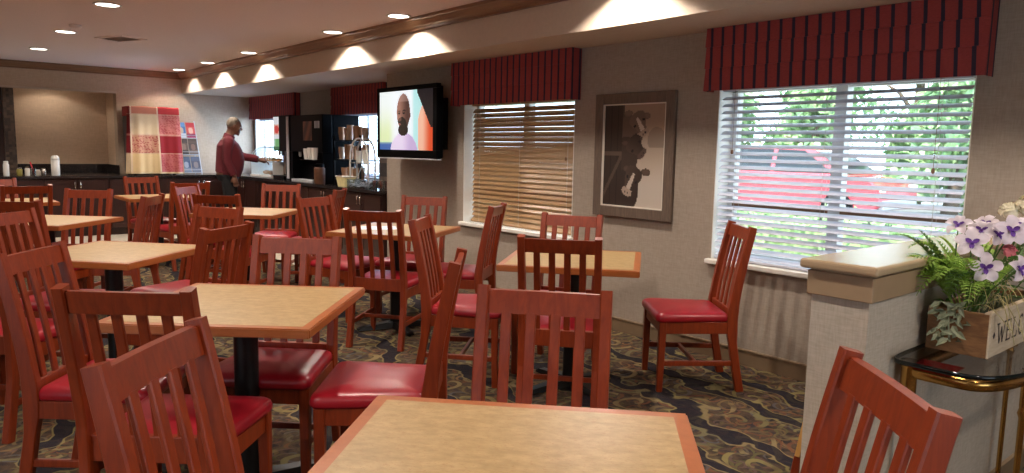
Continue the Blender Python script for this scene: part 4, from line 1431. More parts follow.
lbs = ['dark buffet cabinet in the corner behind the man', 'dark buffet cabinet below the drink dispenser', 'dark buffet cabinet below the black coffee machine', 'dark buffet cabinet below the brown cup racks', 'dark buffet cabinet end unit beside the pier']
for a, b_, lb in zip(xs, xs[1:], lbs):
    c = cabinet(lb, a, b_, 'buffet base cabinets')
    c.location = (a, 4.045, 0)

CT = 0.870
# tall machine covered with a plaid cloth
mc = thing('covered_machine', 'tall boxy machine on the far counter hidden under a plaid cloth', 'machine', (-12.20, 2.96, CT))
b = B(); box(b, (-0.25, -0.34, 0.02), (0.22, 0.33, 1.015), 0.02)
obj('body', b, M['dull_grey'], mc)
for fx in (-0.2, 0.17):
    for fy in (-0.28, 0.27):
        obj('foot', lathe(B(), [(0.025, 0), (0.025, 0.02)], 10, (fx, fy, 0)), M['black_plastic'], mc)
def plaid(u, v):
    # u: 0..0.20 wrapped left side, then two wide columns; v: top strip then three rows
    deep, mid, pale, pink, cream = (138, 26, 34), (176, 66, 66), (224, 188, 136), (210, 156, 136), (238, 212, 172)
    r = rnd.random()
    if u < 0.20: col = 0
    elif u < 0.60: col = 1
    else: col = 2
    row = 0 if v < 0.27 else (1 if v < 0.52 else (2 if v < 0.75 else 3))
    tab = {(0, 0): mid, (0, 1): deep, (0, 2): deep, (0, 3): cream,
           (1, 0): (206, 130, 106), (1, 1): cream, (1, 2): (212, 156, 128), (1, 3): (236, 206, 154),
           (2, 0): (190, 52, 56), (2, 1): (204, 120, 112), (2, 2): (156, 30, 40), (2, 3): (196, 104, 100)}
    c = tab[(col, row)]
    if (col, row) in ((2, 1), (2, 3), (1, 2)):
        if math.sin(u * 70 + 3 * math.sin(v * 60)) * math.sin(v * 90 + 2 * math.sin(u * 50)) > 0.25: c = lerp3(c, (160, 52, 56), 0.6)
    for e in (0.20, 0.60):
        if abs(u - e) < 0.012: c = (232, 206, 176)
    for e in (0.27, 0.52, 0.75):
        if abs(v - e) < 0.008: c = lerp3(c, (226, 190, 160), 0.6)
    if u > 0.965 or v > 0.975: c = (230, 204, 160)
    return c
def cloth_pos(u, v):
    # local to the machine's base
    tot = 0.16 + 0.70 + 0.05
    s = u * tot
    if v < 0.18:
        x = -0.20 + v / 0.18 * 0.43; z = 1.022 + 0.004 * math.sin(u * 20)
        drop = 0
    else:
        drop = (v - 0.18) / 0.82
        x = 0.236; z = 1.018 - drop * 1.005
    wav = drop ** 1.2 * (0.016 * math.sin(s * 26) + 0.010 * math.sin(s * 47 + 1) + 0.02)
    if s < 0.16:
        y = -0.352 - wav * 0.9
        if v < 0.18:
            y = -0.352; z = 1.022 - (0.16 - s) * 0.9
            return (x if x < 0.236 else 0.236, y, z)
        xx = 0.236 - (0.16 - s) * (1 - 0.25 * drop) - 0.03 * drop + wav
        return (xx, y - 0.03 * drop * math.sin(s * 30), z)
    y = -0.352 + (s - 0.16)
    y = min(y, 0.345 + (0.03 * drop))
    y += 0.02 * drop * (1 if s > 0.5 else -0.6)
    return (x + wav, y, z)
cl = painted('tablecloth', lambda u, v: Vector(cloth_pos(u, v)) + Vector((-12.20, 2.96, CT)), 90, 90, plaid, M['cloth'], None, True)
cl.modifiers.new('thick', 'SOLIDIFY').thickness = 0.003
tag(cl, 'red and cream plaid tablecloth draped over the tall boxy machine', 'tablecloth')

# brochure rack with magazines
br = thing('brochure_rack', 'three tier brochure rack on the counter beside the plaid cloth', 'rack', (-12.16, 3.50, CT))
b = B()
for sy in (-0.15, 0.15):
    tube(b, [(0.10, sy, 0.0), (-0.24, sy, 0.84)], 0.008, 8)
    tube(b, [(-0.24, sy, 0.0), (-0.24, sy, 0.84)], 0.006, 8)
for zz in (0.02, 0.30, 0.56):
    xx = 0.10 - 0.34 * zz / 0.84
    box(b, (xx - 0.03, -0.15, zz), (xx + 0.045, 0.15, zz + 0.012))
    tube(b, [(xx + 0.045, -0.15, zz + 0.05), (xx + 0.045, 0.15, zz + 0.05)], 0.005, 6)
obj('frame', b, M['silver'], br)
def magazine(label, y, tier, cols):
    zz = (0.02, 0.30, 0.56)[tier]
    xx = 0.10 - 0.34 * zz / 0.84 + 0.012
    def f(u, v):
        c = cols[0] if v < 0.28 else (cols[1] if v < 0.7 else cols[2])
        if ell(u, v, 0.5, 0.52, 0.28, 0.2) < 1: c = cols[3]
        return c
    tz = math.sin(math.radians(68)); tx = -math.cos(math.radians(68))
    h = 0.26
    def pos(u, v):
        d = h * (1 - v)
        return Vector((-12.16 + xx + tx * d, 3.50 + y - 0.065 + 0.13 * u, CT + zz + 0.013 + tz * d))
    o = painted('magazine', pos, 12, 18, f, M['print'])
    sm_ = o.modifiers.new('thick', 'SOLIDIFY'); sm_.thickness = 0.008; sm_.offset = -1
    tag(o, label, 'magazine', 'magazines in the brochure rack')
magazine('blue magazine at upper left of the brochure rack', -0.07, 2, ((96, 140, 190), (70, 110, 160), (196, 200, 210), (190, 170, 150)))
magazine('red magazine at upper right of the brochure rack', 0.075, 2, ((190, 60, 66), (206, 90, 84), (150, 60, 90), (226, 180, 160)))
magazine('dark brown magazine in the middle tier, left side', -0.07, 1, ((70, 58, 54), (96, 76, 68), (60, 52, 50), (130, 104, 92)))
magazine('brown magazine in the middle tier, right side', 0.075, 1, ((92, 74, 64), (70, 58, 56), (110, 92, 84), (120, 90, 80)))
magazine('blue-grey magazine in the bottom tier, left side', -0.07, 0, ((74, 88, 110), (60, 76, 104), (120, 130, 146), (150, 156, 170)))
magazine('slate magazine in the bottom tier, right side', 0.075, 0, ((84, 92, 112), (76, 80, 96), (110, 112, 124), (130, 120, 120)))

# canister and small jars at the left end
cn = thing('canister', 'tall white canister standing on the far left counter', 'canister', (-12.0, 1.645, CT))
b = B(); lathe(b, [(0.050, 0), (0.054, 0.01), (0.054, 0.215), (0.050, 0.222)], 24)
auto_smooth(obj('body', b, M['white_plastic'], cn, True))
b = B(); lathe(b, [(0.052, 0.222), (0.053, 0.235), (0.048, 0.262), (0.030, 0.280), (0.0, 0.285)], 24)
obj('lid', b, M['white_plastic'], cn, True)
def jar(label, y, r, h, m, lid, x=-12.0):
    t = thing('condiment_jar', label, 'jar', (x, y, CT), 0, 'jars on the far counter')
    b = B(); lathe(b, [(r * 0.9, 0), (r, 0.008), (r, h * 0.75), (r * 0.75, h * 0.86)], 16)
    auto_smooth(obj('body', b, m, t, True))
    b = B(); lathe(b, [(r * 0.8, h * 0.86), (r * 0.82, h * 0.97), (r * 0.6, h), (0, h)], 16)
    auto_smooth(obj('lid', b, lid, t, True))
jar('pale jar at the left end of the jars, cut by the frame', 1.07, 0.035, 0.20, M['white_plastic'], M['white_plastic'])
jar('olive glass jar beside the pale end jar', 1.22, 0.035, 0.11, M['olive'], M['chrome'])
jar('small chrome-topped jar, third of the far counter jars', 1.31, 0.032, 0.12, M['linen'], M['chrome'])
jar('chrome jar nearest the white canister', 1.50, 0.032, 0.10, M['chrome'], M['chrome'])
jar('squat white jar next to the red handled tool', 1.44, 0.036, 0.08, M['linen'], M['white_plastic'], -12.08)
cr = thing('utensil_cup', 'clear cup on the far counter holding a red handled utensil', 'cup', (-12.0, 1.38, CT))
b = B(); lathe(b, [(0.030, 0), (0.036, 0.10), (0.033, 0.10), (0.028, 0.005), (0, 0.005)], 16)
auto_smooth(obj('body', b, M['clear'], cr, True))
b = B(); tube(b, [(0.0, 0.01, 0.01), (0.02, -0.035, 0.19)], [0.005, 0.010], 8)
tag(obj('utensil', b, M['red_card'], None, True, (-12.0, 1.38, CT)), 'red handled utensil standing in the clear cup', 'utensil')

# ---------------------------------------------------------------- buffet
pc = thing('pastry_case', 'clear curved pastry case on the buffet beside the man', 'pastry case', (-10.92, 4.36, CT))
b = B()
box(b, (-0.44, -0.20, 0), (0.44, 0.20, 0.03), 0.004)
box(b, (-0.42, -0.14, 0.22), (0.42, 0.18, 0.232))
for sx in (-0.435, 0.425):
    box(b, (sx, -0.18, 0.03), (sx + 0.012, 0.19, 0.24))
obj('tray', b, M['white_plastic'], pc)
b = B()
arc = [(-0.19, 0.03), (-0.19, 0.26), (-0.16, 0.36), (-0.09, 0.43), (0.0, 0.46), (0.19, 0.46)]
r0 = [b.verts.new((-0.44, y, z)) for y, z in arc]; r1 = [b.verts.new((0.44, y, z)) for y, z in arc]
for j in range(len(arc) - 1):
    b.faces.new((r0[j], r0[j + 1], r1[j + 1], r1[j]))
obj('cover', b, M['clear'], pc, True)
b = B()
for i in range(9):
    xx = -0.40 + i * 0.10
    tube(b, [(xx, y - 0.004, z) for y, z in arc[1:]], 0.006, 6)
obj('ribs', b, M['white_plastic'], pc)
for i in range(8):
    b = B()
    ellipsoid(b, (0, 0, 0.03), (0.045, 0.06, 0.03), 12, 8)
    o = obj('bread_roll', b, M['bread'], None, True, (-11.26 + i * 0.098, 4.35, CT + (0.232 if i % 2 == 0 else 0.03)))
    nth = ('leftmost', 'second', 'third', 'fourth', 'fifth', 'sixth', 'seventh', 'rightmost')[i]
    tag(o, 'tan bread roll in the pastry case, %s along the buffet' % nth, 'bread roll', 'bread rolls in the pastry case')

jd = thing('juice_dispenser', 'black drink dispenser with a lit red and green panel on the buffet', 'dispenser', (-10.05, 4.34, CT))
b = B()
box(b, (-0.29, -0.06, 0.0), (0.29, 0.25, 0.90), 0.01)
box(b, (-0.29, -0.20, 0.40), (0.29, -0.06, 0.90), 0.01)
box(b, (0.13, -0.20, 0.0), (0.29, -0.06, 0.40), 0.004)
obj('body', b, M['black_plastic'], jd)
def panel_col(u, v):
    c = (244, 246, 250)
    if 0.22 < v < 0.52: c = (226, 70, 60) if ell(u, v, 0.6, 0.38, 0.4, 0.13) < 1 else (244, 190, 170)
    if v > 0.66: c = (120, 190, 120) if u > 0.3 else (200, 226, 200)
    if v > 0.9: c = (60, 120, 80)
    return c
painted('lit_panel', lambda u, v: (-0.28 + 0.20 * u, -0.2025, 0.885 - 0.47 * v), 12, 30, panel_col, M['panel_glow'], jd)
b = B(); box(b, (0.185, -0.207, 0.02), (0.265, -0.199, 0.88), 0.001)
obj('trim_strip', b, M['silver'], jd)
for i in range(4):
    obj('spout', lathe(B(), [(0.010, 0.0), (0.018, 0.03), (0.018, 0.08)], 10, (-0.22 + i * 0.10, -0.14, 0.33)), M['silver'], jd)
b = B(); box(b, (-0.28, -0.22, 0.0), (0.12, -0.06, 0.05), 0.006)
obj('drip_tray', b, M['black_plastic'], jd)
obj('splash_panel', bx((-0.25, -0.065, 0.06), (0.12, -0.0595, 0.36)), M['warm_panel'], jd)

cf = thing('coffee_machine', 'wide black coffee cabinet in the middle of the buffet', 'coffee machine', (-9.145, 4.34, CT))
cf.scale = (0.80, 1, 1)
b = B()
box(b, (-0.62, -0.10, 0.0), (0.62, 0.28, 0.885), 0.01)
box(b, (-0.62, -0.24, 0.40), (0.62, -0.10, 0.885), 0.01)
box(b, (-0.62, -0.24, 0.0), (-0.54, -0.10, 0.40))
box(b, (0.50, -0.24, 0.0), (0.62, -0.10, 0.40))
obj('body', b, M['black_plastic'], cf)
painted('graphic_panel', lambda u, v: (-0.10 + 0.34 * u, -0.2425, 0.80 - 0.25 * v), 16, 12, lambda u, v: lerp3((58, 30, 22), (120, 70, 48), 0.5 + 0.5 * math.sin(u * 9 + v * 5)), M['print'], cf)
painted('notice', lambda u, v: (0.34 + 0.18 * u, -0.2425, 0.80 - 0.09 * v), 8, 4, lambda u, v: (206, 208, 214) if int(v * 8) % 2 == 0 or u < 0.1 or u > 0.9 else (150, 154, 164), M['print'], cf)
for i in range(3):
    obj('spout', lathe(B(), [(0.012, 0.0), (0.022, 0.02), (0.022, 0.07)], 10, (-0.40 + i * 0.22, -0.18, 0.33)), M['silver'], cf)
obj('drip_tray', bx((-0.55, -0.26, 0.0), (0.28, -0.10, 0.03), 0.004), M['silver'], cf)
obj('cup_ledge', bx((0.12, -0.37, 0.295), (0.60, -0.24, 0.305), 0.003), M['black_plastic'], cf)
def cup_stack(label, p, m, n=5, r=0.042, h=0.10, group='paper cup stacks'):
    b = B()
    for i in range(n):
        z = i * 0.012
        lathe(b, [(r * 0.72, z + 0.001), (r, z + h), (r * 1.05, z + h), (r * 1.05, z + h + 0.004), (r * 0.94, z + h + 0.004), (r * 0.68, z + 0.004), (0, z + 0.004)], 14)
    o = obj('cup_stack', b, m, None, True, p)
    return tag(auto_smooth(o), label, 'cup stack', group)
cup_stack('white paper cup stack on the coffee machine ledge, left one', (-8.98, 4.035, CT + 0.306), M['white_plastic'], 4)
cup_stack('white paper cup stack on the coffee machine ledge, middle one', (-8.86, 4.035, CT + 0.306), M['white_plastic'], 5)
cup_stack('white paper cup stack on the coffee machine ledge, right one', (-8.74, 4.035, CT + 0.306), M['white_plastic'], 5)
ur = thing('airpot', 'brown coffee airpot standing below the white cups on the buffet', 'airpot', (-8.68, 3.99+0.08, CT))
b = B(); lathe(b, [(0.065, 0), (0.07, 0.01), (0.07, 0.20), (0.045, 0.225)], 20)
auto_smooth(obj('body', b, M['kraft_dark'], ur, True))
b = B(); lathe(b, [(0.06, 0.215), (0.06, 0.25), (0.03, 0.262), (0, 0.262)], 20)
box(b, (-0.012, -0.11, 0.225), (0.012, -0.04, 0.245))
auto_smooth(obj('pump_head', b, M['black_plastic'], ur, True))

rk = thing('cup_rack', 'black two shelf rack of brown paper cups on the buffet', 'rack', (-8.26, 4.38, CT))
b = B()
for sx in (-0.34, 0.34):
    for sy in (-0.14, 0.14):
        box(b, (sx - 0.01, sy - 0.01, 0), (sx + 0.01, sy + 0.01, 0.62))
for zz in (0.06, 0.31, 0.55):
    box(b, (-0.35, -0.15, zz), (0.35, 0.15, zz + 0.012))
obj('frame', b, M['black_metal'], rk)
j_ = 0
pos_words = ['far left', 'second from left', 'third from left', 'fourth from left', 'fifth from left', 'far right']
for zz, cnt, nm in ((0.322, 6, 'middle'), (0.562, 6, 'top')):
    for i in range(cnt):
        cup_stack('brown paper cup stack on the %s shelf, %s' % (nm, pos_words[i]), (-8.555 + i * 0.118, 4.32 + 0.02 * (i % 2), CT + zz), M['kraft'] if (i + j_) % 3 else M['kraft_pale'], 5 + (i * 7 + j_) % 4)
    j_ += 1
for i in range(4):
    cup_stack('brown paper cup stack on the lowest rack shelf, %s' % pos_words[i], (-8.50 + i * 0.15, 4.33, CT + 0.072), M['kraft'], 4 + i % 2)
wa = thing('arched_stand', 'chrome wire stand with an arch in front of the cup rack', 'stand', (-7.70, 4.145, CT))
b = B()
for sy in (-0.04, 0.05):
    arcp = [(0.22 * math.cos(a), sy, 0.36 + 0.22 * math.sin(a)) for a in [PI * q / 12 for q in range(13)]]
    tube(b, [(0.22, sy, 0.0)] + arcp + [(-0.22, sy, 0.0)], 0.011, 8)
tube(b, [(-0.20, 0.0, 0.02), (0.0, 0.0, 0.26), (0.20, 0.0, 0.02)], 0.006, 6)
obj('frame', b, M['white_plastic'], wa, True)
obj('shelf', bx((-0.22, -0.045, 0.285), (0.22, 0.055, 0.295), 0.002), M['chrome'], wa)
cup_stack('white cup stack on the arched chrome stand, left one', (-7.77, 4.15, CT + 0.295), M['white_plastic'], 4, group='white cups on the arched stand')
cup_stack('white cup stack on the arched chrome stand, right one', (-7.62, 4.15, CT + 0.295), M['white_plastic'], 5, group='white cups on the arched stand')
tb = thing('cream_tub', 'cream yellow tub near the front edge of the buffet', 'tub', (-8.02, 4.10, CT))
b = B()
lo_, hi_ = 0.06, 0.075
vs0 = [b.verts.new((sx * lo_ * 1.5, sy * lo_, 0)) for sx, sy in ((-1, -1), (1, -1), (1, 1), (-1, 1))]
vs1 = [b.verts.new((sx * hi_ * 1.5, sy * hi_, 0.12)) for sx, sy in ((-1, -1), (1, -1), (1, 1), (-1, 1))]
b.faces.new(vs0[::-1]); b.faces.new(vs1)
for j in range(4):
    b.faces.new((vs0[j], vs0[(j + 1) % 4], vs1[(j + 1) % 4], vs1[j]))
obj('body', b, M['cream_tub'], tb)
obj('rim', bx((-0.120, -0.080, 0.115), (0.120, 0.080, 0.127), 0.003), M['linen'], tb)
bn = thing('condiment_bin', 'clear bin of white sachets at the right of the cream tub', 'bin', (-7.60, 4.09, CT))
b = B()
for lo, hi in (((-0.22, -0.08, 0), (0.22, 0.08, 0.006)), ((-0.22, -0.08, 0), (-0.214, 0.08, 0.10)), ((0.214, -0.08, 0), (0.22, 0.08, 0.10)), ((-0.22, -0.08, 0), (0.22, -0.074, 0.10)), ((-0.22, 0.074, 0), (0.22, 0.08, 0.10)), ((-0.03, -0.074, 0), (-0.024, 0.074, 0.10))):
    box(b, lo, hi)
obj('box', b, M['clear'], bn)
b = B()
for i in range(60):
    m = Matrix.Translation((rnd.uniform(-0.19, 0.19), rnd.uniform(-0.05, 0.05), rnd.uniform(0.02, 0.085))) @ Matrix.Rotation(rnd.uniform(0, 3), 4, 'Z') @ Matrix.Rotation(rnd.uniform(-0.6, 0.6), 4, 'X')
    box(b, (-0.02, -0.013, -0.002), (0.02, 0.013, 0.002), mtx=m)
sa = obj('sachets', b, M['paper_white'], None, False, (-7.60, 4.09, CT))
tag(sa, 'heap of white sachets filling the clear bin', 'sachets'); sa['kind'] = 'stuff'
nd = thing('napkin_dispenser', 'grey brown dispenser at the right end of the buffet', 'dispenser', (-7.47, 4.42, CT))
b = B(); box(b, (-0.13, -0.11, 0.06), (0.13, 0.11, 0.44), 0.02, 3)
box(b, (-0.10, -0.08, 0.0), (0.10, 0.08, 0.06), 0.004)
obj('body', b, M['warm_panel'], nd)
obj('front_slot', bx((-0.09, -0.114, 0.14), (0.09, -0.108, 0.30), 0.002), M['dull_grey'], nd)
for i in range(4):
    b = B()
    lathe(b, [(0.026, 0), (0.034, 0.11), (0.031, 0.11), (0.024, 0.008), (0, 0.008)], 16)
    tag(auto_smooth(obj('tumbler', b, M['clear'], None, True, (-7.31 + i * 0.075, 4.10 + 0.03 * (i % 2), CT))), 'clear tumbler at the buffet end by the pier, %s' % ('leftmost', 'second', 'third', 'rightmost')[i], 'tumbler', 'clear tumblers on the buffet')
# ================================================================== THE MAN AT THE BUFFET
def merged(name, bm, m, parent, voxel=0.008, it=3):
    """one continuous skin out of overlapping limbs"""
    o = obj(name, bm, m, parent, True)
    r = o.modifiers.new('skin', 'REMESH')
    r.mode = 'VOXEL'; r.voxel_size = voxel; r.use_smooth_shade = True
    s = o.modifiers.new('soft', 'SMOOTH'); s.factor = 0.5; s.iterations = it
    return o
def hand(bm, wrist, d, palm_n, side, curl):
    """palm, four bent fingers of unequal length and a thumb off the side; d = finger direction, palm_n = palm normal"""
    wrist = Vector(wrist); d = Vector(d).normalized(); nn = Vector(palm_n).normalized()
    s = d.cross(nn).normalized() * side
    tube(bm, [wrist - d * 0.02, wrist + d * 0.03, wrist + d * 0.075, wrist + d * 0.092], [0.024, 0.034, 0.038, 0.024], 10)
    tube(bm, [wrist + d * 0.02 + s * 0.012, wrist + d * 0.085 + s * 0.02], 0.016, 8)
    tube(bm, [wrist + d * 0.02 - s * 0.012, wrist + d * 0.085 - s * 0.022], 0.016, 8)
    for q, ln in ((-0.030, 0.062), (-0.010, 0.076), (0.011, 0.072), (0.030, 0.058)):
        p = wrist + d * 0.086 - s * q
        pts = [p]
        a = 0.0
        for k_ in range(3):
            a += curl
            p = p + (d * math.cos(a) + nn * math.sin(a)) * ln * (0.45, 0.32, 0.26)[k_]
            pts.append(p)
        tube(bm, pts, [0.0095, 0.009, 0.0085, 0.007], 8)
    p = wrist + d * 0.025 + s * 0.028
    q = p + (d * 0.6 + s * 0.7).normalized() * 0.035
    tube(bm, [p - s * 0.012, p, q, q + (d * 0.95 + nn * 0.3).normalized() * 0.03], [0.012, 0.012, 0.010, 0.008], 8)
man = thing('person', 'person in maroon sweater reaching over the buffet, one arm hanging down', 'person', (-10.46, 3.53, 0.0), math.radians(76 - 90))
# skeleton in local metres, facing +y
RS, RE, RW = (0.175, -0.005, 1.385), (0.225, -0.035, 1.115), (0.225, 0.055, 0.905)
LS, LE, LW = (-0.175, 0.015, 1.385), (-0.205, 0.205, 1.185), (-0.145, 0.440, 1.135)
TORSO = [((0, -0.01, 0.84), 0.150, 0.115), ((0, -0.01, 0.93), 0.172, 0.130), ((0, 0.012, 1.03), 0.168, 0.142), ((0, 0.026, 1.13), 0.172, 0.146), ((0, 0.014, 1.25), 0.182, 0.132), ((0, -0.004, 1.35), 0.180, 0.108), ((0, -0.002, 1.41), 0.130, 0.085), ((0, 0.012, 1.455), 0.066, 0.064), ((0, 0.034, 1.50), 0.056, 0.060), ((0, 0.055, 1.55), 0.054, 0.060)]
TORSO_WIDE = [(c, a * 1.05, d * (1.22 if 0.9 < c[2] < 1.38 else 1.0)) for c, a, d in TORSO]
def torso(bm, ext, lo=0, hi=99):
    part = [t for t in TORSO_WIDE if lo <= t[0][2] <= hi]
    tube(bm, [t[0] for t in part], [(t[1] + ext, t[2] + ext) for t in part], 20)
def limb(bm, pts, rad, ext=0.0, n=12):
    c = spline(pts, 4)
    rr = spline([(r,) for r in rad], 4)
    tube(bm, c, [r[0] + ext for r in rr], n)
b = B()
torso(b, 0)
for sx in (-1, 1):
    limb(b, [(sx * 0.085, -0.005, 0.90), (sx * 0.095, 0.012, 0.66), (sx * 0.095, 0.015, 0.47), (sx * 0.097, -0.022, 0.28), (sx * 0.098, -0.028, 0.08)], [0.092, 0.078, 0.056, 0.056, 0.038])
    ellipsoid(b, (sx * 0.10, 0.04, 0.035), (0.042, 0.115, 0.034), 12, 8)
limb(b, [(0.10, -0.003, 1.385), RS, ((0.215), -0.03, 1.25), RE, (0.232, 0.01, 1.01), RW], [0.06, 0.062, 0.050, 0.043, 0.042, 0.028])
limb(b, [(-0.10, 0.005, 1.385), LS, (-0.20, 0.10, 1.275), LE, (-0.185, 0.33, 1.16), LW], [0.06, 0.062, 0.050, 0.043, 0.042, 0.028])
hand(b, RW, (0.0, 0.16, -1.0), (-1, 0.1, 0), -1, 0.32)
hand(b, LW, (0.25, 1.0, -0.22), (0.1, -0.2, -1), 1, 0.42)
HC = Vector((0, 0.088, 1.612))
tilt = Matrix.Rotation(math.radians(-16), 4, 'X')
def hp(x, y, z):
    return HC + (tilt @ Vector((x, y, z)))
ellipsoid(b, HC, (0.076, 0.096, 0.108), 20, 14, tilt)
ellipsoid(b, hp(0, 0.030, -0.050), (0.060, 0.066, 0.068), 16, 10, tilt)          # jaw
ellipsoid(b, hp(0, 0.078, -0.100), (0.026, 0.024, 0.020), 10, 8, tilt)           # chin
tube(b, [hp(0, 0.090, 0.012), hp(0, 0.112, -0.022), hp(0, 0.100, -0.034)], [0.009, 0.015, 0.012], 8)   # nose
tube(b, [hp(-0.045, 0.082, 0.022), hp(0, 0.094, 0.024), hp(0.045, 0.082, 0.022)], 0.010, 8)             # brow
for sx in (-1, 1):
    ellipsoid(b, hp(sx * 0.078, 0.0, -0.012), (0.010, 0.020, 0.032), 8, 8, tilt)                          # ears
    ellipsoid(b, hp(sx * 0.045, 0.068, -0.028), (0.024, 0.022, 0.022), 8, 8, tilt)                        # cheeks
tube(b, [hp(-0.024, 0.090, -0.064), hp(0, 0.099, -0.062), hp(0.024, 0.090, -0.064)], 0.0065, 8)          # lips
tube(b, [hp(-0.020, 0.089, -0.073), hp(0, 0.097, -0.075), hp(0.020, 0.089, -0.073)], 0.007, 8)
body = merged('body', b, M['skin'], man, 0.007, 2)
for sx in (-1, 1):
    e = B(); ellipsoid(e, hp(sx * 0.032, 0.083, 0.002), (0.013, 0.009, 0.009), 10, 8)
    eo = obj('eye', e, M['linen'], man, True)
    e = B(); ellipsoid(e, hp(sx * 0.032, 0.0905, 0.001), (0.006, 0.004, 0.006), 8, 6)
    obj('iris', e, M['black_plastic'], eo, True)
b = B()   # short grey hair, thin on top
ellipsoid(b, hp(0, -0.014, 0.022), (0.082, 0.094, 0.100), 20, 14, tilt)
cut = [v for v in b.verts if (tilt.inverted() @ (v.co - HC)).y > 0.035 + 0.3 * ((tilt.inverted() @ (v.co - HC)).z - 0.05) or (tilt.inverted() @ (v.co - HC)).z < -0.055]
bmesh.ops.delete(b, geom=cut, context='VERTS')
hair = obj('hair', b, M['grey_hair'], man, True)
hs = hair.modifiers.new('thick', 'SOLIDIFY'); hs.thickness = 0.008
b = B()   # sweater
torso(b, 0.014, 0.90, 1.42)
tube(b, [(0, 0.0, 1.40), (0, 0.016, 1.455), (0, 0.030, 1.488)], [(0.115, 0.082), (0.080, 0.078), (0.074, 0.078)], 20)
tube(b, [(0, -0.008, 0.885), (0, -0.008, 0.935)], [(0.178, 0.140), (0.184, 0.146)], 20)
limb(b, [(0.10, -0.003, 1.385), RS, (0.215, -0.03, 1.25), RE, (0.232, 0.01, 1.01), (0.228, 0.046, 0.925)], [0.06, 0.062, 0.050, 0.045, 0.042, 0.036], 0.014)
limb(b, [(-0.10, 0.005, 1.385), LS, (-0.20, 0.10, 1.275), LE, (-0.185, 0.33, 1.16), (-0.150, 0.42, 1.139)], [0.06, 0.062, 0.050, 0.045, 0.042, 0.036], 0.014)
merged('sweater', b, M['maroon_knit'], man, 0.010, 2)
b = B()   # trousers
torso(b, 0.010, 0.80, 0.95)
for sx in (-1, 1):
    limb(b, [(sx * 0.085, -0.005, 0.90), (sx * 0.095, 0.012, 0.66), (sx * 0.095, 0.015, 0.47), (sx * 0.097, -0.022, 0.28), (sx * 0.098, -0.026, 0.055)], [0.098, 0.086, 0.068, 0.066, 0.062], 0.006)
merged('trousers', b, M['dark_trousers'], man, 0.010, 2)
for sx in (-1, 1):
    b = B()
    ellipsoid(b, (sx * 0.10, 0.045, 0.045), (0.050, 0.130, 0.044), 14, 10)
    for v in b.verts:
        v.co.z = max(0.001, v.co.z)
    obj('shoe', b, M['black_plastic'], man, True)

# ================================================================== OUTDOORS, SEEN THROUGH THE BLINDS
struct('ground_outside', bx((-60, WY + 0.6, -0.25), (40, 60, -0.12)), M['asphalt'])
struct('sidewalk', bx((-30, AY + 0.30, -0.12), (12, 6.6, -0.06), 0.01), M['concrete'])
for i_, (x, y, sx, sy, sz, lb) in enumerate(((-9.0, 7.5, 2.4, 0.55, 0.42, 'clipped green hedge outside, below the parked red vehicle'), (-3.6, 7.5, 2.4, 0.55, 0.40, 'clipped green hedge outside at the right of the bright window'), (-14.6, 7.5, 2.4, 0.55, 0.42, 'clipped green hedge outside beyond the closed cream blind'))):
    b = B()
    r = random.Random(i_ + 20)
    for j in range(2600):
        p = Vector((r.uniform(-sx, sx), r.uniform(-sy, sy), r.uniform(0, 2 * sz)))
        if r.random() < 0.7:
            f = r.randrange(3)
            if f == 0: p.y = -sy + r.uniform(-0.03, 0.03)
            elif f == 1: p.z = 2 * sz + r.uniform(-0.04, 0.04)
            else: p.x = sx * r.choice((-1, 1))
        d = Vector((r.gauss(0, 1), r.gauss(0, 1), r.gauss(0.4, 0.8)))
        leaf(b, p, d, Vector((r.gauss(0, 1), r.gauss(0, 1), 1.2)), r.uniform(0.08, 0.15), r.uniform(0.04, 0.07), 0.2, j % 2)
    box(b, (-sx * 0.95, -sy * 0.85, 0), (sx * 0.95, sy * 0.85, sz * 1.8))
    t = obj('hedge', b, [M['leaf_light'], M['leaf_mid']], None, False, (x, y, -0.12))
    tag(t, lb, 'hedge', 'hedges outside the windows')
def tree(label, x, y, h, r0, seed, n=2600):
    r = random.Random(seed)
    t = thing('tree', label, 'tree', (x, y, -0.12), r.uniform(0, 6), 'trees beyond the parked vehicle')
    b = B()
    tube(b, spline([(0, 0, 0), (0.1, 0.05, h * 0.25), (-0.05, 0.1, h * 0.5), (0.05, 0, h * 0.8)], 4), [0.20 - 0.012 * k_ for k_ in range(13)], 8)
    for k_ in range(6):
        a = k_ * 1.05
        z = h * (0.22 + 0.09 * k_)
        tube(b, [(0, 0.05, z), (math.cos(a) * r0 * 0.35, math.sin(a) * r0 * 0.35, z + h * 0.10), (math.cos(a) * r0 * 0.7, math.sin(a) * r0 * 0.7, z + h * 0.15)], [0.07, 0.05, 0.02], 6)
    obj('trunk', b, M['bark'], t, True)
    b = B()
    blobs = []
    for k_ in range(16):
        a = r.uniform(0, 2 * PI)
        zz = h * r.uniform(0.12, 0.95)
        rr = r0 * r.uniform(0.2, 0.75) * (1.0 - 0.45 * zz / h)
        blobs.append((Vector((math.cos(a) * rr, math.sin(a) * rr, zz)), r0 * r.uniform(0.28, 0.50)))
    for k_ in range(n):
        c, br = r.choice(blobs)
        d = Vector((r.gauss(0, 1), r.gauss(0, 1), r.gauss(0, 1))).normalized()
        p = c + d * br * r.uniform(0.55, 1.05)
        if p.z < 0.2: continue
        leaf(b, p, Vector((r.gauss(0, 1), r.gauss(0, 1), r.gauss(-0.3, 0.7))), d + Vector((0, 0, 0.5)), r.uniform(0.22, 0.42), r.uniform(0.12, 0.20), 0.25, r.randrange(3))
    obj('crown', b, [M['leaf_light'], M['leaf_mid'], M['leaf_dark']], t)
    return t
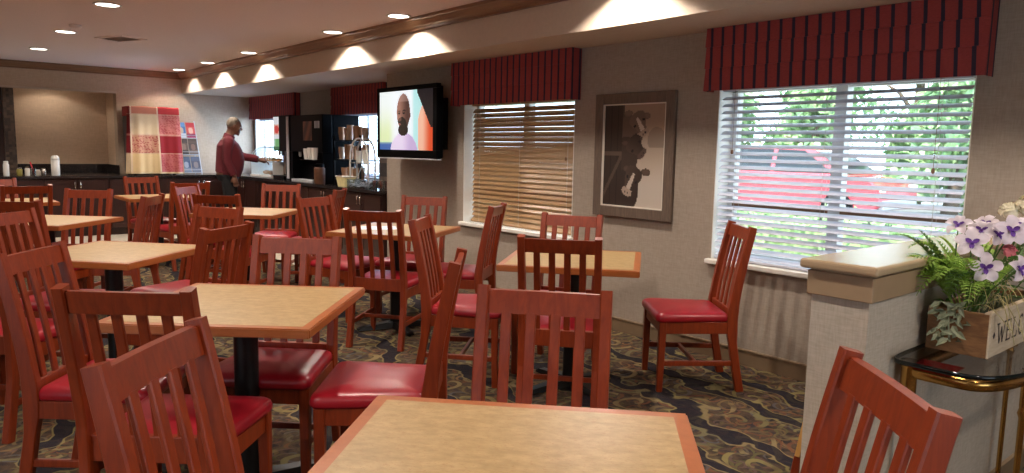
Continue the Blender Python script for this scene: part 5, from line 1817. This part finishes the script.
TR = [(-24.0, 26, 8, 1.9), (-19.6, 24, 8, 1.8), (-15.6, 22.5, 8, 1.7), (-12.0, 23.0, 9, 1.7), (-8.4, 22.0, 8, 1.7), (-4.9, 23.0, 9, 1.7), (-1.4, 22.0, 8, 1.7), (2.2, 23, 8, 1.7), (-14.6, 30, 12, 2.9), (-8.0, 30, 12, 2.9), (-1.4, 30, 12, 2.9)]
wd_ = ['leafy tree furthest left outside, beyond the closed cream blind', 'leafy tree outside left of the bright window view', 'leafy tree outside beyond the tail of the red vehicle', 'leafy tree outside behind the roof of the red vehicle', 'leafy tree outside behind the centre bar of the bright window', 'leafy tree outside in the right pane of the bright window', 'leafy tree outside at the right end of the bright window', 'leafy tree outside beyond the right window jamb', 'tall rear tree outside over the red vehicle', 'tall rear tree outside behind the right pane', 'tall rear tree outside at the right jamb']
for i_, ((x, y, h, r0), lb) in enumerate(zip(TR, wd_)):
    tree(lb, x, y, h, r0, 40 + i_, 2600 if y < 27 else 3600)

for i_, (x, y) in enumerate(((-13.6, 20.2), (-10.2, 19.8), (-6.8, 20.0), (-3.3, 19.8), (-17.4, 20.0))):
    tree('low leafy shrub outside behind the parked vehicle, %s' % ('left of centre', 'behind its roof', 'behind its front end', 'at the right jamb', 'furthest left')[i_], x, y, 3.6, 1.35, 70 + i_, 2000)
car = thing('parked_car', 'red vehicle parked outside, seen through the white blind', 'car', (-8.9, 16.2, -0.12), 0.0)
car.scale = (1.08, 1.04, 1.0)
def car_shell(prof, secs):
    b = B()
    rings = []
    for y, inset, drop in secs:
        cx_, cz_ = 0.0, 0.75
        rings.append([b.verts.new((cx_ + (x - cx_) * (1 - inset), y, cz_ + (z - cz_) * (1 - drop))) for x, z in prof])
    m = len(prof)
    for r0, r1 in zip(rings, rings[1:]):
        for j in range(m):
            b.faces.new((r0[j], r0[(j + 1) % m], r1[(j + 1) % m], r1[j]))
    b.faces.new(rings[0][::-1]); b.faces.new(rings[-1])
    return b
low = [(-2.25, 0.42), (-2.28, 0.70), (-2.22, 1.00), (-1.9, 1.06), (0.75, 1.04), (1.6, 1.02), (2.05, 0.94), (2.24, 0.75), (2.25, 0.45), (2.1, 0.32), (-2.1, 0.32)]
obj('body', car_shell(low, [(-0.90, 0.015, 0.06), (-0.86, 0.0, 0.0), (0.86, 0.0, 0.0), (0.90, 0.015, 0.06)]), M['car_red'], car)
cab = [(-2.15, 1.03), (-1.95, 1.55), (-1.75, 1.66), (0.45, 1.66), (0.80, 1.58), (1.55, 1.03)]
bcab = B()
r0 = [bcab.verts.new((x, -0.84 + (z - 1.03) * 0.28, z)) for x, z in cab]
r1 = [bcab.verts.new((x, 0.84 - (z - 1.03) * 0.28, z)) for x, z in cab]
for j in range(6):
    bcab.faces.new((r0[j], r0[(j + 1) % 6], r1[(j + 1) % 6], r1[j]))
bcab.faces.new(r0[::-1]); bcab.faces.new(r1)
obj('cabin', bcab, M['car_red'], car)
for sgn in (-1, 1):
    for nm, q in (('rear_window', [(-1.98, 1.08), (-1.82, 1.54), (-1.18, 1.58), (-1.18, 1.08)]), ('side_window', [(-1.08, 1.08), (-1.08, 1.59), (-0.12, 1.59), (-0.12, 1.08)]), ('side_window', [(-0.02, 1.08), (-0.02, 1.59), (0.58, 1.57), (1.28, 1.08)])):
        b = B()
        f = [b.verts.new((x, sgn * (0.846 - (z - 1.03) * 0.28), z)) for x, z in q]
        g = [b.verts.new((x, sgn * (0.80 - (z - 1.03) * 0.28), z)) for x, z in q]
        b.faces.new(f); b.faces.new(g[::-1])
        for j in range(4):
            b.faces.new((f[j], f[(j + 1) % 4], g[(j + 1) % 4], g[j]))
        obj(nm, b, M['car_glass'], car)
    for x in (-1.40, 1.42):
        b = B()
        lathe(b, [(0.20, -0.11), (0.33, -0.11), (0.345, -0.08), (0.345, 0.08), (0.33, 0.11), (0.20, 0.11)], 24)
        bmesh.ops.rotate(b, verts=b.verts, cent=(0, 0, 0), matrix=Matrix.Rotation(PI / 2, 3, 'X'))
        wh = obj('wheel', b, M['black_plastic'], car, False, (x, sgn * 0.80, 0.345))
        b = B()
        lathe(b, [(0.0, -0.115), (0.20, -0.112), (0.21, -0.10), (0.21, 0.10), (0.20, 0.112), (0.0, 0.115)], 16)
        bmesh.ops.rotate(b, verts=b.verts, cent=(0, 0, 0), matrix=Matrix.Rotation(PI / 2, 3, 'X'))
        obj('hub', b, M['silver'], wh)
    obj('tail_light', bx((-2.295, sgn * 0.86 - 0.06, 0.72), (-2.10, sgn * 0.86 + 0.06, 0.98), 0.01), M['tail_red'], car)
    obj('headlight', bx((2.06, sgn * 0.78 - 0.1, 0.72), (2.25, sgn * 0.78 + 0.1, 0.86), 0.01), M['linen'], car)
    obj('door_seam', bx((-0.24, sgn * 0.9005 - 0.002, 0.42), (-0.23, sgn * 0.9005 + 0.002, 1.03)), M['black_plastic'], car)
b = B()
f = [(0.42, 1.58), (1.02, 1.06)]
vs_ = [b.verts.new(p) for p in ((0.845, -0.66, 1.555), (0.845, 0.66, 1.555), (1.50, 0.76, 1.075), (1.50, -0.76, 1.075))]
b.faces.new(vs_)
ws = obj('windshield', b, M['car_glass'], car); ws.modifiers.new('thick', 'SOLIDIFY').thickness = 0.01
b = B()
box(b, (-2.30, -0.80, 0.40), (-2.20, 0.80, 0.58), 0.02)
obj('rear_bumper', b, M['silver'], car)
b = B(); box(b, (2.18, -0.80, 0.36), (2.28, 0.80, 0.56), 0.02)
obj('front_bumper', b, M['silver'], car)
